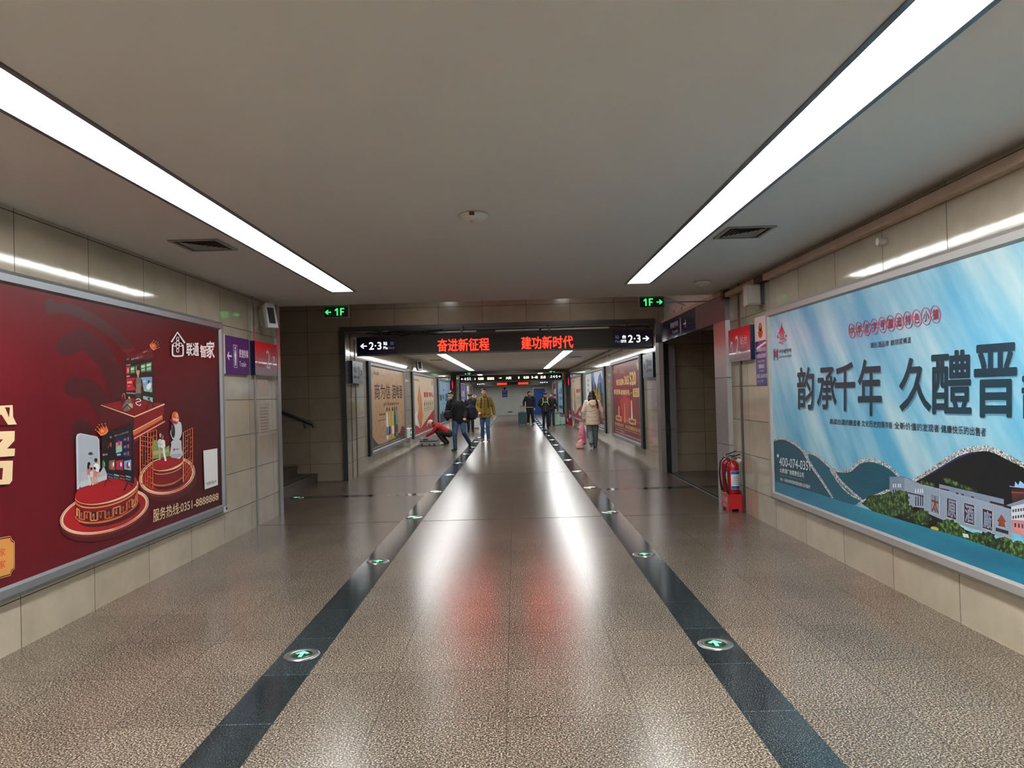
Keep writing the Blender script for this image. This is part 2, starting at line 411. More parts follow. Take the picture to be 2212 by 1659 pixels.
lamp_strip(*LX[1], 43.6, 55.4, Z2, J3, 'light strip in the ceiling of the farthest tunnel stretch, towards the blue door', 'far ceiling light strips')

mat('lamp_fill', 'f7f7f5', 0.5, emit=LAMP*0.5)  # unseen strips added to brighten the two crossings
lamp_strip(-1.6, -1.3, 11.3, 13.9, 3.76, [], 'unseen fill strip added up in the high ceiling over the stairs crossing, left', 'added crossing fill strips', 'lamp_fill')
lamp_strip(1.0, 1.3, 11.3, 13.9, 3.76, [], 'unseen fill strip added up in the high ceiling over the portal crossing, right', 'added crossing fill strips', 'lamp_fill')
lamp_strip(-0.3, 0.0, 39.2, 41.6, 3.56, [], 'unseen fill strip added up in the ceiling of the far crossing', 'added crossing fill strips', 'lamp_fill')

# ------------------------------------------------------------------ walls
XL, XR, XL2, XR2 = -3.33, 2.91, -3.29, 2.85
def wall(name, a, b, m): return struct(MB().box(a, b, m).build(name))
wall('wall_left', (XL-0.25, -10.2, 0), (XL, 10.54, 2.94), 'tile_side')
wall('wall_right', (XR, -10.2, 0), (XR+0.25, 10.04, 2.94), 'tile_side')
wall('wall_back', (-3.6, -10.45, 0), (3.2, -10.2, 2.94), 'tile_front')
wall('wall_left', (XL2-0.25, 14.95, 0), (XL2, 38.3, 3.0), 'tile_side')
wall('wall_right', (XR2, 14.64, 0), (XR2+0.25, 38.3, 3.0), 'tile_side')
wall('wall_left', (XL2-0.25, 42.7, 0), (XL2, 57.5, 3.0), 'tile_side')
wall('wall_right', (XR2, 42.4, 0), (XR2+0.25, 57.5, 3.0), 'tile_side')
wall('wall_end', (-3.6, 57.4, 0), (3.2, 57.6, 3.0), 'end_paint')
# the wall facing us beside the stairs, and the beam over the passage
mb = MB(); mb.box((-8.2, 14.6, 0), (XL2, 15.0, 3.8), 'tile_front'); mb.box((XL2, 14.6, 2.92), (2.95, 15.0, 3.8), 'tile_front')
struct(mb.build('wall_front'))
wall('wall_front', (3.1, 14.65, 0), (6.2, 14.9, 3.8), 'tile_front')
wall('wall_stair', (-8.2, 10.29, 0), (XL-0.25, 10.54, 3.8), 'tile_front')
wall('wall_stair', (-8.2, 10.5, 0), (-8.0, 14.7, 3.8), 'tile_side')
wall('wall_right', (2.95, 10.65, 2.87), (3.1, 14.62, 3.8), 'white_paint')
wall('wall_lobby', (3.1, 10.2, 0), (6.2, 10.45, 3.0), 'tile_front')
wall('wall_lobby', (6.0, 10.4, 0), (6.2, 14.7, 3.0), 'tile_side')
# second crossing
mb = MB(); mb.box((-6, 42.4, 0), (XL2, 42.7, 3.6), 'tile_front'); mb.box((XL2, 42.4, 2.76), (XR2, 42.7, 3.6), 'tile_front')
struct(mb.build('wall_front'))
wall('wall_stair', (-6, 38.05, 0), (XL2-0.25, 38.3, 3.6), 'tile_front'); wall('wall_stair', (-6.2, 38, 0), (-6, 42.8, 3.6), 'tile_side')
wall('wall_lobby', (4.8, 38, 0), (5, 42.8, 3.6), 'tile_side'); wall('wall_lobby', (3.1, 38.05, 0), (4.8, 38.3, 3.6), 'tile_front')
wall('wall_front', (XR2+0.25, 42.4, 0), (4.8, 42.65, 3.6), 'tile_front')
# metal strips and cladding
tn = [0]
def trim(a, b, m):
    tn[0] += 1; return struct(MB().box(a, b, m).build('trim_%d' % tn[0]))
trim((XL, 9.508, 0), (XL+0.012, 9.556, 2.94), 'steel'); trim((XL, 10.43, 0), (XL+0.02, 10.56, 2.94), 'steel')
trim((XR-0.012, 9.575, 0), (XR, 9.64, 2.94), 'steel_dark')
trim((-3.385, 14.54, 0), (XL2, 14.6, 3.0), 'steel_dark'); trim((XL2, 14.57, 2.915), (2.77, 14.6, 3.0), 'steel_dark')
trim((XL2, 14.57, 2.90), (2.77, 15.02, 2.92), 'steel_dark')
trim((XL2, 15.38, 0), (XL2+0.012, 15.43, 2.82), 'steel_dark')
for y in (37.2, 38.2): trim((XL2, y, 0), (XL2+0.015, y+0.06, 2.82), 'steel'); trim((XR2-0.015, y, 0), (XR2, y+0.08, 2.82), 'steel')
trim((-3.36, 42.34, 0), (XL2, 42.4, 2.76), 'steel'); trim((XR2-0.06, 42.32, 0), (XR2+0.06, 42.4, 2.76), 'white_paint')
# portal on the right: two clad jambs, floor track
mb = MB()
for z0, z1 in ((0, 0.83), (0.836, 1.74), (1.746, 2.515)):
    mb.prism([(2.912, 10.03, z0), (2.855, 10.06, z0), (2.85, 10.64, z0), (3.1, 10.64, z0), (3.1, 10.03, z0)], (0, 0, z1-z0), 'panel_grey')
struct(mb.build('trim_30'))
mb = MB()
for z0, z1 in ((0, 0.83), (0.836, 1.9), (1.906, 2.515)):
    mb.prism([(2.77, 14.60, z0), (2.80, 14.44, z0), (2.875, 14.40, z0), (2.90, 14.44, z0), (2.90, 14.64, z0), (2.77, 14.64, z0)], (0, 0, z1-z0), 'panel_grey')
    mb.box((3.0, 14.50, z0), (3.12, 14.64, z1), 'panel_grey')
mb.box((2.905, 14.56, 0), (2.995, 14.64, 2.5), 'black'); mb.box((2.77, 14.60, 2.515), (2.95, 14.64, 2.92), 'panel_grey')
struct(mb.build('trim_31'))
mb = MB(); mb.box((2.90, 10.66, 0), (2.925, 14.40, 0.004), 'steel'); mb.box((2.965, 10.66, 0), (2.99, 14.40, 0.004), 'steel'); mb.box((2.925, 10.66, 0), (2.965, 14.40, 0.002), 'black')
struct(mb.build('trim_32'))

# ------------------------------------------------------------------ stairs and hand rail
mat('stair_stone', '5e5a52', 0.45, var=0.2, vscale=6)
st = empty('staircase', (-3.9, 12.6, 0), 'grey stone stairs rising to the left behind the left wall corner', 'stairs')
for k in range(10):
    x = -3.9-0.39*k; z = 0.155*(k+1)
    mb = MB(); mb.box((max(x-0.39*(10-k), -8), 10.56, z-0.155), (x, 14.58, z-0.03), 'stair_stone'); mb.box((x-0.42, 10.56, z-0.03), (x+0.02, 14.58, z), 'stair_stone')
    mb.box((x-0.06, 10.57, z), (x-0.03, 14.57, z+0.002), 'dark')
    mb.build('step', st)
hr = empty('handrail', (-3.92, 14.5, 0.2), 'dark round handrail on the tiled wall beside the stairs', 'handrail')
mb = MB(); mb.tube([(-3.90, 14.44, 1.07), (-3.93, 14.44, 1.12), (-4.5, 14.44, 1.36), (-6.2, 14.44, 2.04), (-7.9, 14.44, 2.72)], 0.033, 'steel_dark', 14); mb.build('rail', hr)
for x, z in ((-4.1, 1.16), (-5.6, 1.77), (-7.2, 2.4)):
    MB().tube([(x, 14.6, z-0.09), (x, 14.46, z-0.09), (x, 14.44, z+0.03)], 0.01, 'steel_dark').build('bracket', hr)

# ------------------------------------------------------------------ ceiling fittings
mat('vent_alu', '9b968e', 0.45, metal=0.3); mat('vent_void', '14130f', 0.9)
def vent(cx, cy, z, sx, sy, label, grp=None):
    t = empty('ceiling_vent', (cx, cy, z), label, 'air vent', grp)
    mb = MB(); o = 0.03
    for a, b in [((-sx, -sy), (sx, -sy+o)), ((-sx, sy-o), (sx, sy)), ((-sx, -sy+o), (-sx+o, sy-o)), ((sx-o, -sy+o), (sx, sy-o))]:
        mb.box((cx+a[0], cy+a[1], z-0.012), (cx+b[0], cy+b[1], z-0.001), 'vent_alu')
    mb.build('frame', t)
    MB().box((cx-sx+o, cy-sy+o, z-0.003), (cx+sx-o, cy+sy-o, z-0.001), 'vent_void').build('backing', t)
    mb = MB(); q = 6
    for k in range(1, q):
        f = 1-k/q; ax, ay = (sx-o)*f, (sy-o)*f; w_ = 0.007
        mb.prism([(cx-ax, cy-ay, z-0.011), (cx+ax, cy-ay, z-0.011), (cx+ax-w_, cy-ay+w_*2, z-0.004), (cx-ax+w_, cy-ay+w_*2, z-0.004)], (0, 0, 0.0012), 'vent_alu')
        mb.prism([(cx-ax, cy+ay, z-0.011), (cx+ax, cy+ay, z-0.011), (cx+ax-w_, cy+ay-w_*2, z-0.004), (cx-ax+w_, cy+ay-w_*2, z-0.004)], (0, 0, 0.0012), 'vent_alu')
        mb.prism([(cx-ax, cy-ay, z-0.011), (cx-ax, cy+ay, z-0.011), (cx-ax+w_*2, cy+ay-w_, z-0.004), (cx-ax+w_*2, cy-ay+w_, z-0.004)], (0, 0, 0.0012), 'vent_alu')
        mb.prism([(cx+ax, cy-ay, z-0.011), (cx+ax, cy+ay, z-0.011), (cx+ax-w_*2, cy+ay-w_, z-0.004), (cx+ax-w_*2, cy-ay+w_, z-0.004)], (0, 0, 0.0012), 'vent_alu')
    mb.build('louvre', t)
vent(-2.61, 6.32, Z1, 0.205, 0.23, 'square louvred air vent in the near ceiling left of the left light strip')
vent(2.01, 6.42, Z1, 0.205, 0.23, 'square louvred air vent in the near ceiling right of the right light strip')
vent(-2.63, 25.2, Z2, 0.2, 0.22, 'small air vent in the middle ceiling, left of the light strip')
vent(2.1, 25.6, Z2, 0.2, 0.22, 'small air vent in the middle ceiling, right of the light strip')
def detector(x, y, z, label, marker=True):
    t = empty('smoke_detector', (x, y, z), label, 'smoke detector')
    MB().lathe((x, y, z), [(0.0, -0.052), (0.035, -0.05), (0.078, -0.04), (0.104, -0.024), (0.11, -0.012), (0.11, -0.006), (0.098, 0), (0, 0)], 'white').build('body', t)
    MB().lathe((x, y, z), [(0.0, -0.066), (0.022, -0.064), (0.03, -0.05), (0.0, -0.05)], 'offwhite').build('sensor', t)
    if marker:
        mat('det_red', '7a2018', 0.4); MB().box((x-0.026, y-0.112, z-0.03), (x+0.012, y-0.1, z-0.008), 'det_red').build('indicator', t, 'small dark red indicator window')
detector(-0.272, 5.52, Z1, 'round white detector with a red window in the middle of the near ceiling')
detector(0.02, 20.3, Z2, 'round white detector in the middle of the ceiling beyond the display board', False)
detector(2.38, 9.33, Z1, 'small round fitting in the near ceiling in front of the right exit lamp', False)
# cable trunking along the top of the right wall
t = empty('cable_trunking', (2.88, 5, 2.8), 'cream cable trunking running along the top of the near right wall', 'cable trunking')
MB().box((2.835, -10, 2.805), (2.906, 8.45, 2.875), 'trunking').build('casing', t); MB().box((2.84, 8.75, 2.815), (2.906, 10.0, 2.875), 'trunking').build('casing', t)
MB().box((2.83, 8.45, 2.80), (2.91, 8.75, 2.87), 'black').build('joint_cover', t, 'black joint cover')
MB().box((2.83, 10.0, 2.80), (2.91, 10.14, 2.89), 'black').build('end_box', t, 'black end box')
t = empty('cable_trunking', (2.9, 12, 2.88), 'cream cable trunking above the blue transfer sign on the right', 'cable trunking')
MB().box((2.84, 10.18, 2.875), (2.95, 14.3, 2.93), 'trunking').build('casing', t)
for y in (12.5, 13.1): MB().box((2.83, y, 2.93), (2.84, y+0.03, 3.0), 'steel').build('clip', t)
t = empty('cable_trunking', (2.8, 26, 2.7), 'cream pipe along the top of the right wall beyond the display board', 'cable trunking')
MB().box((2.78, 15.1, 2.69), (2.846, 38.2, 2.76), 'trunking').build('casing', t)
for k in range(8): MB().cyl((2.76, 16.5+2.6*k, 2.66), (2.76, 16.5+2.6*k, 2.6), 0.012, 'steel_dark', n=8).build('clip', t)
tag(MB().cyl((2.91, 5.8, 2.705), (2.845, 5.8, 2.705), 0.028, 'offwhite').build('wall_sensor'), 'small round white sensor on the tiles above the blue billboard', 'sensor')
# ------------------------------------------------------------------ sign materials
mat('sign_navy', '0b0e2c', 0.25, coat=0.3); mat('led_black', '1b1914', 0.35)
mat('sign_white', 'f2f4ff', 0.4, emit=1.6); mat('sign_dim', '7f84a0', 0.4, emit=0.35)
mat('led_red', 'ff1208', 0.4, emit=20); mat('led_amber', 'ffe2bc', 0.4, emit=2.5)
mat('led_far', 'ff3010', 0.4, emit=3.5)
mat('exit_green', '3dff7a', 0.4, emit=1.6); mat('exit_dark', '03201a', 0.2, coat=0.6); mat('exit_case', '6f716c', 0.4, metal=0.4)
mat('letter_white', 'd9d6e6', 0.4); mat('letter_grey', '6a6670', 0.4)

def arrow_right(mb, c, s, m, y, flip=1, thick=0.003):
    """fat arrow in the xz plane at depth y"""
    x, z = c; mb.groups.append((len(mb.f), len(mb.v), 'arrow'))
    sh = [(-1.0, 0.16), (0.25, 0.16), (-0.22, 0.72), (0.22, 0.72), (1.0, 0.0), (0.22, -0.72), (-0.22, -0.72), (0.25, -0.16), (-1.0, -0.16)]
    mb.prism([(x+flip*a*s, y, z+b*s) for a, b in sh], (0, -thick, 0), m)

def exit_lamp(x, y, z, flip, sc, label, bracket):
    """green 1F sign; z is the top"""
    t = empty('exit_sign', (x, y, z), label, 'exit sign')
    w_, h_ = 0.365*sc, 0.18*sc
    mb = MB(); mb.rbox((x-w_/2, y, z-h_), (x+w_/2, y+0.05, z), 'exit_case', 0.012, 'y'); mb.build('housing', t)
    MB().box((x-w_/2+0.016, y-0.004, z-h_+0.016), (x+w_/2-0.016, y, z-0.02), 'exit_dark').build('face', t); fc = [o for o in t.children if o.name.startswith('face')][0]
    mb = MB(); yy = y-0.006
    cx = x-flip*0.05
    zb, zt = z-h_+.036, z-.04; mb.groups.append((len(mb.f), len(mb.v), 'lettering'))
    mb.prism([(cx-.04, yy, zb), (cx-.022, yy, zb), (cx-.022, yy, zt), (cx-.036, yy, zt), (cx-.068, yy, zt-.026), (cx-.062, yy, zt-.04), (cx-.04, yy, zt-.024)], (0, -.001, 0), 'exit_green')
    mb.groups.append((len(mb.f), len(mb.v), 'lettering'))
    mb.prism([(cx+.012, yy, zb), (cx+.03, yy, zb), (cx+.03, yy, zb+.042), (cx+.062, yy, zb+.042), (cx+.062, yy, zb+.058), (cx+.03, yy, zb+.058), (cx+.03, yy, zt-.016), (cx+.07, yy, zt-.016), (cx+.07, yy, zt), (cx+.012, yy, zt)], (0, -.001, 0), 'exit_green')
    arrow_right(mb, (x+flip*0.115, z-h_/2-0.004), 0.044, 'exit_green', y-0.005, flip)
    build_groups(mb, fc)
    mb = MB()
    if bracket:
        mb.tube([(x+w_/2, y+0.02, z-0.1), (x+w_/2+0.25, y+0.02, z-0.1), (2.9 if y < 20 else 2.8, y+0.02, z-0.1)], 0.01, 'steel'); mb.tube([(x+w_/2, y+0.02, z-0.02), (x+w_/2+0.3, y+0.02, z-0.15)], 0.007, 'steel'); mb.cyl((x, y+.02, z), (x, y+.02, 3.8 if y < 20 else 3.6), .008, 'steel')
    else:
        mb.cyl((x-0.1, y+0.02, z), (x-0.1, y+0.02, z+0.86 if y < 20 else z+0.82), 0.008, 'steel'); mb.cyl((x+0.1, y+0.02, z), (x+0.1, y+0.02, z+0.86 if y < 20 else z+0.82), 0.008, 'steel')
    mb.build('bracket', t)
exit_lamp(-2.55, 10.75, 2.945, -1, 1, 'green 1F exit sign pointing left, hanging at the near ceiling edge', False)
exit_lamp(2.0, 10.75, 2.96, 1, 1, 'green 1F exit sign pointing right, on a bracket at the near ceiling edge', True)
exit_lamp(-2.42, 38.75, 2.80, -1, 0.95, 'far green 1F exit sign pointing left above the second display board', False)
exit_lamp(1.93, 38.75, 2.78, 1, 0.95, 'far green 1F exit sign pointing right above the second display board', True)

def platform_panel(mb, x0, x1, z0, z1, y, num, left, white='sign_white', dim='sign_dim'):
    """arrow, platform numbers and the two small lines; left=True: arrow first"""
    w_ = x1-x0; h_ = z1-z0; zc = (z0+z1)/2
    def T(b, a0, a1, b0, b1, m, off=0.0): text3(mb, b, (x0+w_*a0, y, z0+h_*b0), (x0+w_*a1, y, z0+h_*b0), (x0+w_*a0, y, z0+h_*b1), m, off)
    if left:
        arrow_right(mb, (x0+w_*0.14, zc), w_*0.085, white, y, -1, 0.002)
        T(num, 0.28, 0.60, 0.27, 0.73, white, 0.015); T('站', 0.65, 0.75, 0.52, 0.74, white, 0.02); T('台', 0.83, 0.92, 0.52, 0.74, dim)
        T('Pla', 0.65, 0.76, 0.28, 0.45, white, 0.01); T('tform', 0.765, 0.93, 0.28, 0.45, dim)
    else:
        arrow_right(mb, (x0+w_*0.85, zc), w_*0.085, white, y, 1, 0.002)
        T(num, 0.39, 0.71, 0.27, 0.73, white, 0.015); T('站', 0.06, 0.16, 0.52, 0.74, dim, 0.0); T('台', 0.24, 0.34, 0.52, 0.74, white, 0.02)
        T('Platf', 0.06, 0.20, 0.28, 0.45, dim); T('orm', 0.205, 0.34, 0.28, 0.45, white, 0.01)

def board(x0, x1, y, z0, z1, depth, num, fills, label, grp, wl):
    t = empty('display_board', ((x0+x1)/2, y, z0), label, 'display board', grp)
    mb = MB(); mb.rbox((x0, y, z0), (x1, y+depth, z1), 'led_black', 0.02, 'y'); mb.box((x0, y-0.012, z0-0.004), (x1, y, z0+0.026), 'steel_dark')
    mb.build('casing', t)
    a = x0+0.03; b = x0+0.03+wl; c = x1-0.03-wl; d = x1-0.03; zz0, zz1 = z0+0.03, z1-0.015
    pa = MB().box((a, y-0.006, zz0), (b, y, zz1), 'sign_navy').build('direction_panel', t, 'navy panel with a left arrow')
    pb = MB().box((c, y-0.006, zz0), (d, y, zz1), 'sign_navy').build('direction_panel', t, 'navy panel with a right arrow')
    mb = MB(); platform_panel(mb, a, b, zz0, zz1, y-0.008, num, True); build_groups(mb, pa); mb = MB(); platform_panel(mb, c, d, zz0, zz1, y-0.008, num, False); build_groups(mb, pb)
    mb = MB()
    for body, xa, xb, za, zb, m, off in fills: text3(mb, body, (xa, y-0.005, za), (xb, y-0.005, za), (xa, y-0.005, zb), m, off)
    [setattr(o, 'name', 'display_text') for o in build_groups(mb, t)]
    return t
t = board(-3.03, 2.69, 14.38, 2.41, 2.775, 0.14, '2·3', [('奋进新征程', -1.47, -0.475, 2.455, 2.695, 'led_red', 0.006), ('建功新时代', 0.148, 1.142, 2.455, 2.695, 'led_red', 0.006)],
      'nearest black display board across the tunnel with two red slogans', 'display boards across the tunnel', 0.75)
for x in (-2.6, -1.0, 0.7, 2.2): MB().box((x-0.015, 14.47, 2.77), (x+0.015, 14.50, 2.96), 'steel_dark').box((x-0.015, 14.50, 2.93), (x+0.015, 14.575, 2.96), 'steel_dark').build('hanger', t)
t = board(-3.10, 2.67, 42.0, 2.318, 2.70, 0.14, '4·5', [('1—4', -2.45, -2.2, 2.44, 2.56, 'led_amber', 0.03), ('K603', -2.05, -1.75, 2.44, 2.58, 'led_amber', 0.03), ('普速北', -1.55, -1.15, 2.43, 2.58, 'led_amber', 0.03),
      ('→', -0.9, -0.72, 2.48, 2.55, 'led_amber', 0.03), ('大同', -0.5, -0.2, 2.43, 2.58, 'led_amber', 0.03), ('0', 0.2, 0.27, 2.44, 2.58, 'led_amber', 0.03),
      ('0:30', 0.5, 0.8, 2.44, 2.58, 'led_amber', 0.03), ('0—02', 0.95, 1.3, 2.44, 2.58, 'led_amber', 0.03), ('正点', 1.45, 1.75, 2.43, 2.58, 'led_amber', 0.03)],
      'second display board down the tunnel, with one line of pale train information', 'display boards across the tunnel', 0.8)
for x in (-2.4, 2.0): MB().box((x-0.02, 42.05, 2.69), (x+0.02, 42.1, 3.62), 'steel_dark').build('hanger', t)
t = board(-2.93, 2.56, 56.2, 2.275, 2.53, 0.12, '6·7', [('奋进新征程', -1.35, -0.6, 2.31, 2.46, 'led_far', 0.04), ('建功新时代', 0.25, 1.0, 2.31, 2.46, 'led_far', 0.04)],
      'farthest display board, small red slogans in front of the end wall', 'display boards across the tunnel', 0.8)
for x in (-2.4, 2.0): MB().box((x-0.02, 56.24, 2.52), (x+0.02, 56.28, 2.83), 'steel_dark').build('hanger', t)
# cables lying in the gap over the nearest board
mat('conduit', 'b9aba6', 0.5)
t = empty('cable_bundle', (0, 14.5, 2.84), 'loose cables and a pale conduit in the gap above the nearest display board', 'cables')
for a, b in ((-1.9, -0.72), (-0.35, 0.5), (0.54, 2.2)): MB().tube([(a, 14.50, 2.83), (b, 14.50, 2.835)], 0.022, 'conduit').build('conduit', t)
rnd = random.Random(5)
for k in range(6):
    x = -2.95+rnd.random()*0.4; pts = []
    while x < -1.3: pts.append((x, 14.44+rnd.uniform(-.02, .02), 2.80+0.012*k+rnd.uniform(-.012, .03))); x += rnd.uniform(.1, .25)
    MB().tube(pts, 0.008, 'black', 6).build('cable', t)
for k in range(4):
    x = 1.7+rnd.random()*0.2; pts = []
    while x < 2.72: pts.append((x, 14.44, 2.80+0.014*k+rnd.uniform(-.01, .03))); x += rnd.uniform(.1, .25)
    MB().tube(pts, 0.008, 'black' if k % 2 else 'steel_dark', 6).build('cable', t)

# ------------------------------------------------------------------ the transfer header on the right portal
mat('header_dark', '24264e', 0.2, metal=0.3, coat=0.3); mat('header_red_reflect', '8c7f86', 0.25, metal=0.45)  # near panel: grey metal with a reddish reflection mixed into its colour
t = empty('portal_header', (2.85, 12.2, 2.515), 'dark blue transfer sign band over the right side opening', 'sign')
MB().box((2.85, 10.04, 2.517), (2.95, 11.68, 2.872), 'header_red_reflect').build('plain_panel', t, 'grey metal panel')
MB().box((2.85, 11.69, 2.517), (2.95, 13.8, 2.872), 'panel_blue').build('sign_panel', t)
MB().box((2.85, 13.81, 2.517), (2.95, 14.42, 2.872), 'header_dark').build('plain_panel', t, 'dark blue metal panel')
mb = MB(); X = 2.847
def RT(body, ya, yb, z0, z1, m, off=0.01, x=None): text3(mb, body, (x or X, ya, z0), (x or X, yb, z0), (x or X, ya, z1), m, off)
RT('便捷换乘', 13.55, 12.9, 2.70, 2.80, 'letter_white'); RT('Transfer', 13.4, 12.92, 2.60, 2.655, 'letter_white', 0.0)
def pict(mb, x, y, z, s, m, sg=1):
    """walking person pictogram in a rounded frame, in the wall plane"""
    def q(a, b): return (x, y+a*s, z+b*s)
    mb.groups.append((len(mb.f), len(mb.v), 'pictogram'))
    mb.prism([q(.09*cos(t*pi/8), 0.80+.11*sin(t*pi/8)) for t in range(16)], (sg*.001, 0, 0), m)
    mb.prism([q(-.07, .66), q(.07, .66), q(.15, .38), q(.18, .2), q(.12, .2), q(.14, -.0), (x, y+.1*s, z-.45*s), q(.02, -.45), q(0, 0), q(-.06, -.45), q(-.14, -.45), q(-.12, 0), q(-.16, .2), q(-.2, .22), q(-.14, .42)], (sg*.001, 0, 0), m)
    w_, h0, h1, t = .34, -.58, 1.0, .03
    for a, b in [((-w_, h0), (-w_+t, h1)), ((w_-t, h0), (w_, h1)), ((-w_, h0), (w_, h0+t)), ((-w_, h1-t), (w_, h1))]:
        mb.prism([q(a[0], a[1]), q(b[0], a[1]), q(b[0], b[1]), q(a[0], b[1])], (sg*.001, 0, 0), m)
pict(mb, X, 12.72, 2.655, 0.17, 'letter_white', -1)
def arr_yz(mb, x, y, z, s, ang, m, sg=1):
    mb.groups.append((len(mb.f), len(mb.v), 'arrow'))
    ca, sa = cos(radians(ang)), sin(radians(ang))
    sh = [(-1.0, 0.13), (0.35, 0.13), (-0.1, 0.62), (0.2, 0.62), (0.85, 0.0), (0.2, -0.62), (-0.1, -0.62), (0.35, -0.13), (-1.0, -0.13)]
    mb.prism([(x, y+(a*ca-b*sa)*s, z+(a*sa+b*ca)*s) for a, b in sh], (sg*.001, 0, 0), m)
arr_yz(mb, X, 12.38, 2.69, 0.11, 180, 'letter_white', -1)
build_groups(mb, [o for o in t.children if o.name.startswith('sign_panel')][0])

# ------------------------------------------------------------------ small platform boxes on the walls
def grad_mat(name, z0, z1, top, bot, rough=0.25, axis='Z'):
    m = bpy.data.materials.new(name); m.use_nodes = True; nt = m.node_tree; b = nt.nodes['Principled BSDF']
    g = nd(nt, 'ShaderNodeNewGeometry'); s = nd(nt, 'ShaderNodeSeparateXYZ'); nt.links.new(g.outputs['Position'], s.inputs[0])
    mr = nd(nt, 'ShaderNodeMapRange'); mr.inputs['From Min'].default_value = z0; mr.inputs['From Max'].default_value = z1
    nt.links.new(s.outputs[axis], mr.inputs['Value'])
    r = nd(nt, 'ShaderNodeValToRGB'); r.color_ramp.elements[0].color = lin(bot); r.color_ramp.elements[1].color = lin(top)
    nt.links.new(mr.outputs[0], r.inputs[0]); nt.links.new(r.outputs[0], b.inputs['Base Color'])
    b.inputs['Roughness'].default_value = rough; b.inputs['Coat Weight'].default_value = 0.3
    MATS[name] = m
grad_mat('sign_redgrey', 1.95, 2.33, 'b3122c', '55556b'); mat('sign_purple', '40246a', 0.5, coat=0, spec=.3); mat('sign_bluegrey', '6d7c8c', 0.25, metal=0.3)
mat('sign_purple_white', 'f0e9f8', 0.4)
# left: purple transfer board and red platform box
t = empty('transfer_sign', (-3.3, 8.9, 1.92), 'purple transfer sign with a walking figure, right of the red billboard', 'sign')
MB().box((XL, 8.49, 1.925), (XL+0.035, 9.28, 2.365), 'sign_purple').build('panel', t)
MB().box((XL, 8.478, 1.92), (XL+0.04, 8.489, 2.37), 'white').build('edge_strip', t, 'white edge strip')
mb = MB(); X = XL+0.0365
RT('便捷换乘', 8.93, 9.24, 2.13, 2.23, 'sign_purple_white', 0.012); RT('Transfer', 8.94, 9.17, 2.02, 2.085, 'sign_purple_white', 0.0)
pict(mb, X, 8.81, 2.10, 0.17, 'sign_purple_white'); arr_yz(mb, X, 8.62, 2.13, 0.075, 180, 'sign_purple_white'); build_groups(mb, t)
def plat_box(xw, sg, y0, y1, z0, z1, th, face, label, arrow, far=False, numy=None):
    t = empty('platform_sign', (xw, (y0+y1)/2, z0), label, 'platform sign')
    xa, xb = xw, xw+sg*th
    MB().box((xa, y0, z0), (xb-sg*0.004, y1, z1), 'panel_blue').build('box', t, 'navy box sides')
    MB().box((xb-sg*0.004, y0, z0), (xb, y1, z1), face).build('face', t)
    global mb, X
    mb = MB(); X = xb+sg*0.0015; d = sg
    L = y0 if sg > 0 else y1; wd = (y1-y0)*sg
    def TT(b, a0, a1, b0, b1, m, off=0.0): text3(mb, b, (X, L+wd*a0, z0+(z1-z0)*b0), (X, L+wd*a1, z0+(z1-z0)*b0), (X, L+wd*a0, z0+(z1-z0)*b1), m, off)
    if sg > 0:
        TT('站台', .08, .40, .50, .76, 'letter_grey' if not far else 'dark'); TT('Platform', .08, .42, .24, .38, 'letter_grey' if not far else 'dark')
        TT('2' if not far else '2·3', .48, .66, .22, .78, 'letter_white' if not far else 'dark'); arr_yz(mb, X, y0+(y1-y0)*.83, (z0+z1)/2, .09, 50, 'letter_white' if not far else 'dark', sg)
    else:
        TT('站台', .55, .88, .48, .74, 'letter_white' if not far else 'dark'); TT('Platform', .55, .9, .24, .38, 'letter_grey' if not far else 'dark')
        TT('2' if not far else '2·3', .34, .5, .22, .78, 'letter_white' if not far else 'dark', .01); arr_yz(mb, X, y1-(y1-y0)*.16, (z0+z1)/2, .09, 62, 'letter_white' if not far else 'dark', sg)
    build_groups(mb, t); return t
plat_box(XL, 1, 9.40, 10.26, 1.93, 2.363, 0.065, 'sign_redgrey', 'red and grey platform 2 box on the left wall beside the stairs', 1)
plat_box(XR, -1, 9.02, 9.92, 1.94, 2.36, 0.058, 'sign_redgrey', 'red and grey platform 2 box on the right wall above the fire extinguishers', 1)
plat_box(XL2, 1, 14.75, 15.75, 1.90, 2.345, 0.09, 'sign_bluegrey', 'blue-grey platform box on the left wall just behind the nearest display board', 1, True)
plat_box(XR2, -1, 14.95, 16.1, 1.86, 2.36, 0.08, 'sign_bluegrey', 'blue-grey platform box on the right wall just behind the nearest display board', 1, True)
mat('red_glow', 'd8122a', 0.4, emit=1.2)
for sg, xw, nm in ((1, XL2, 'left'), (-1, XR2, 'right')):
    t = empty('platform_sign', (xw, 37.6, 1.95), 'small red lit platform box on the %s wall before the second crossing' % nm, 'platform sign')
    MB().box((xw, 37.35, 1.9), (xw+sg*0.13, 38.1, 2.36), 'panel_blue').build('box', t)
    MB().lathe((xw+sg*0.13, 37.72, 2.14), [(0, 0), (0.17, 0), (0.17, 0.02*sg), (0, 0.02*sg)], 'red_glow', axis='x').build('face', t, 'round red glowing face')
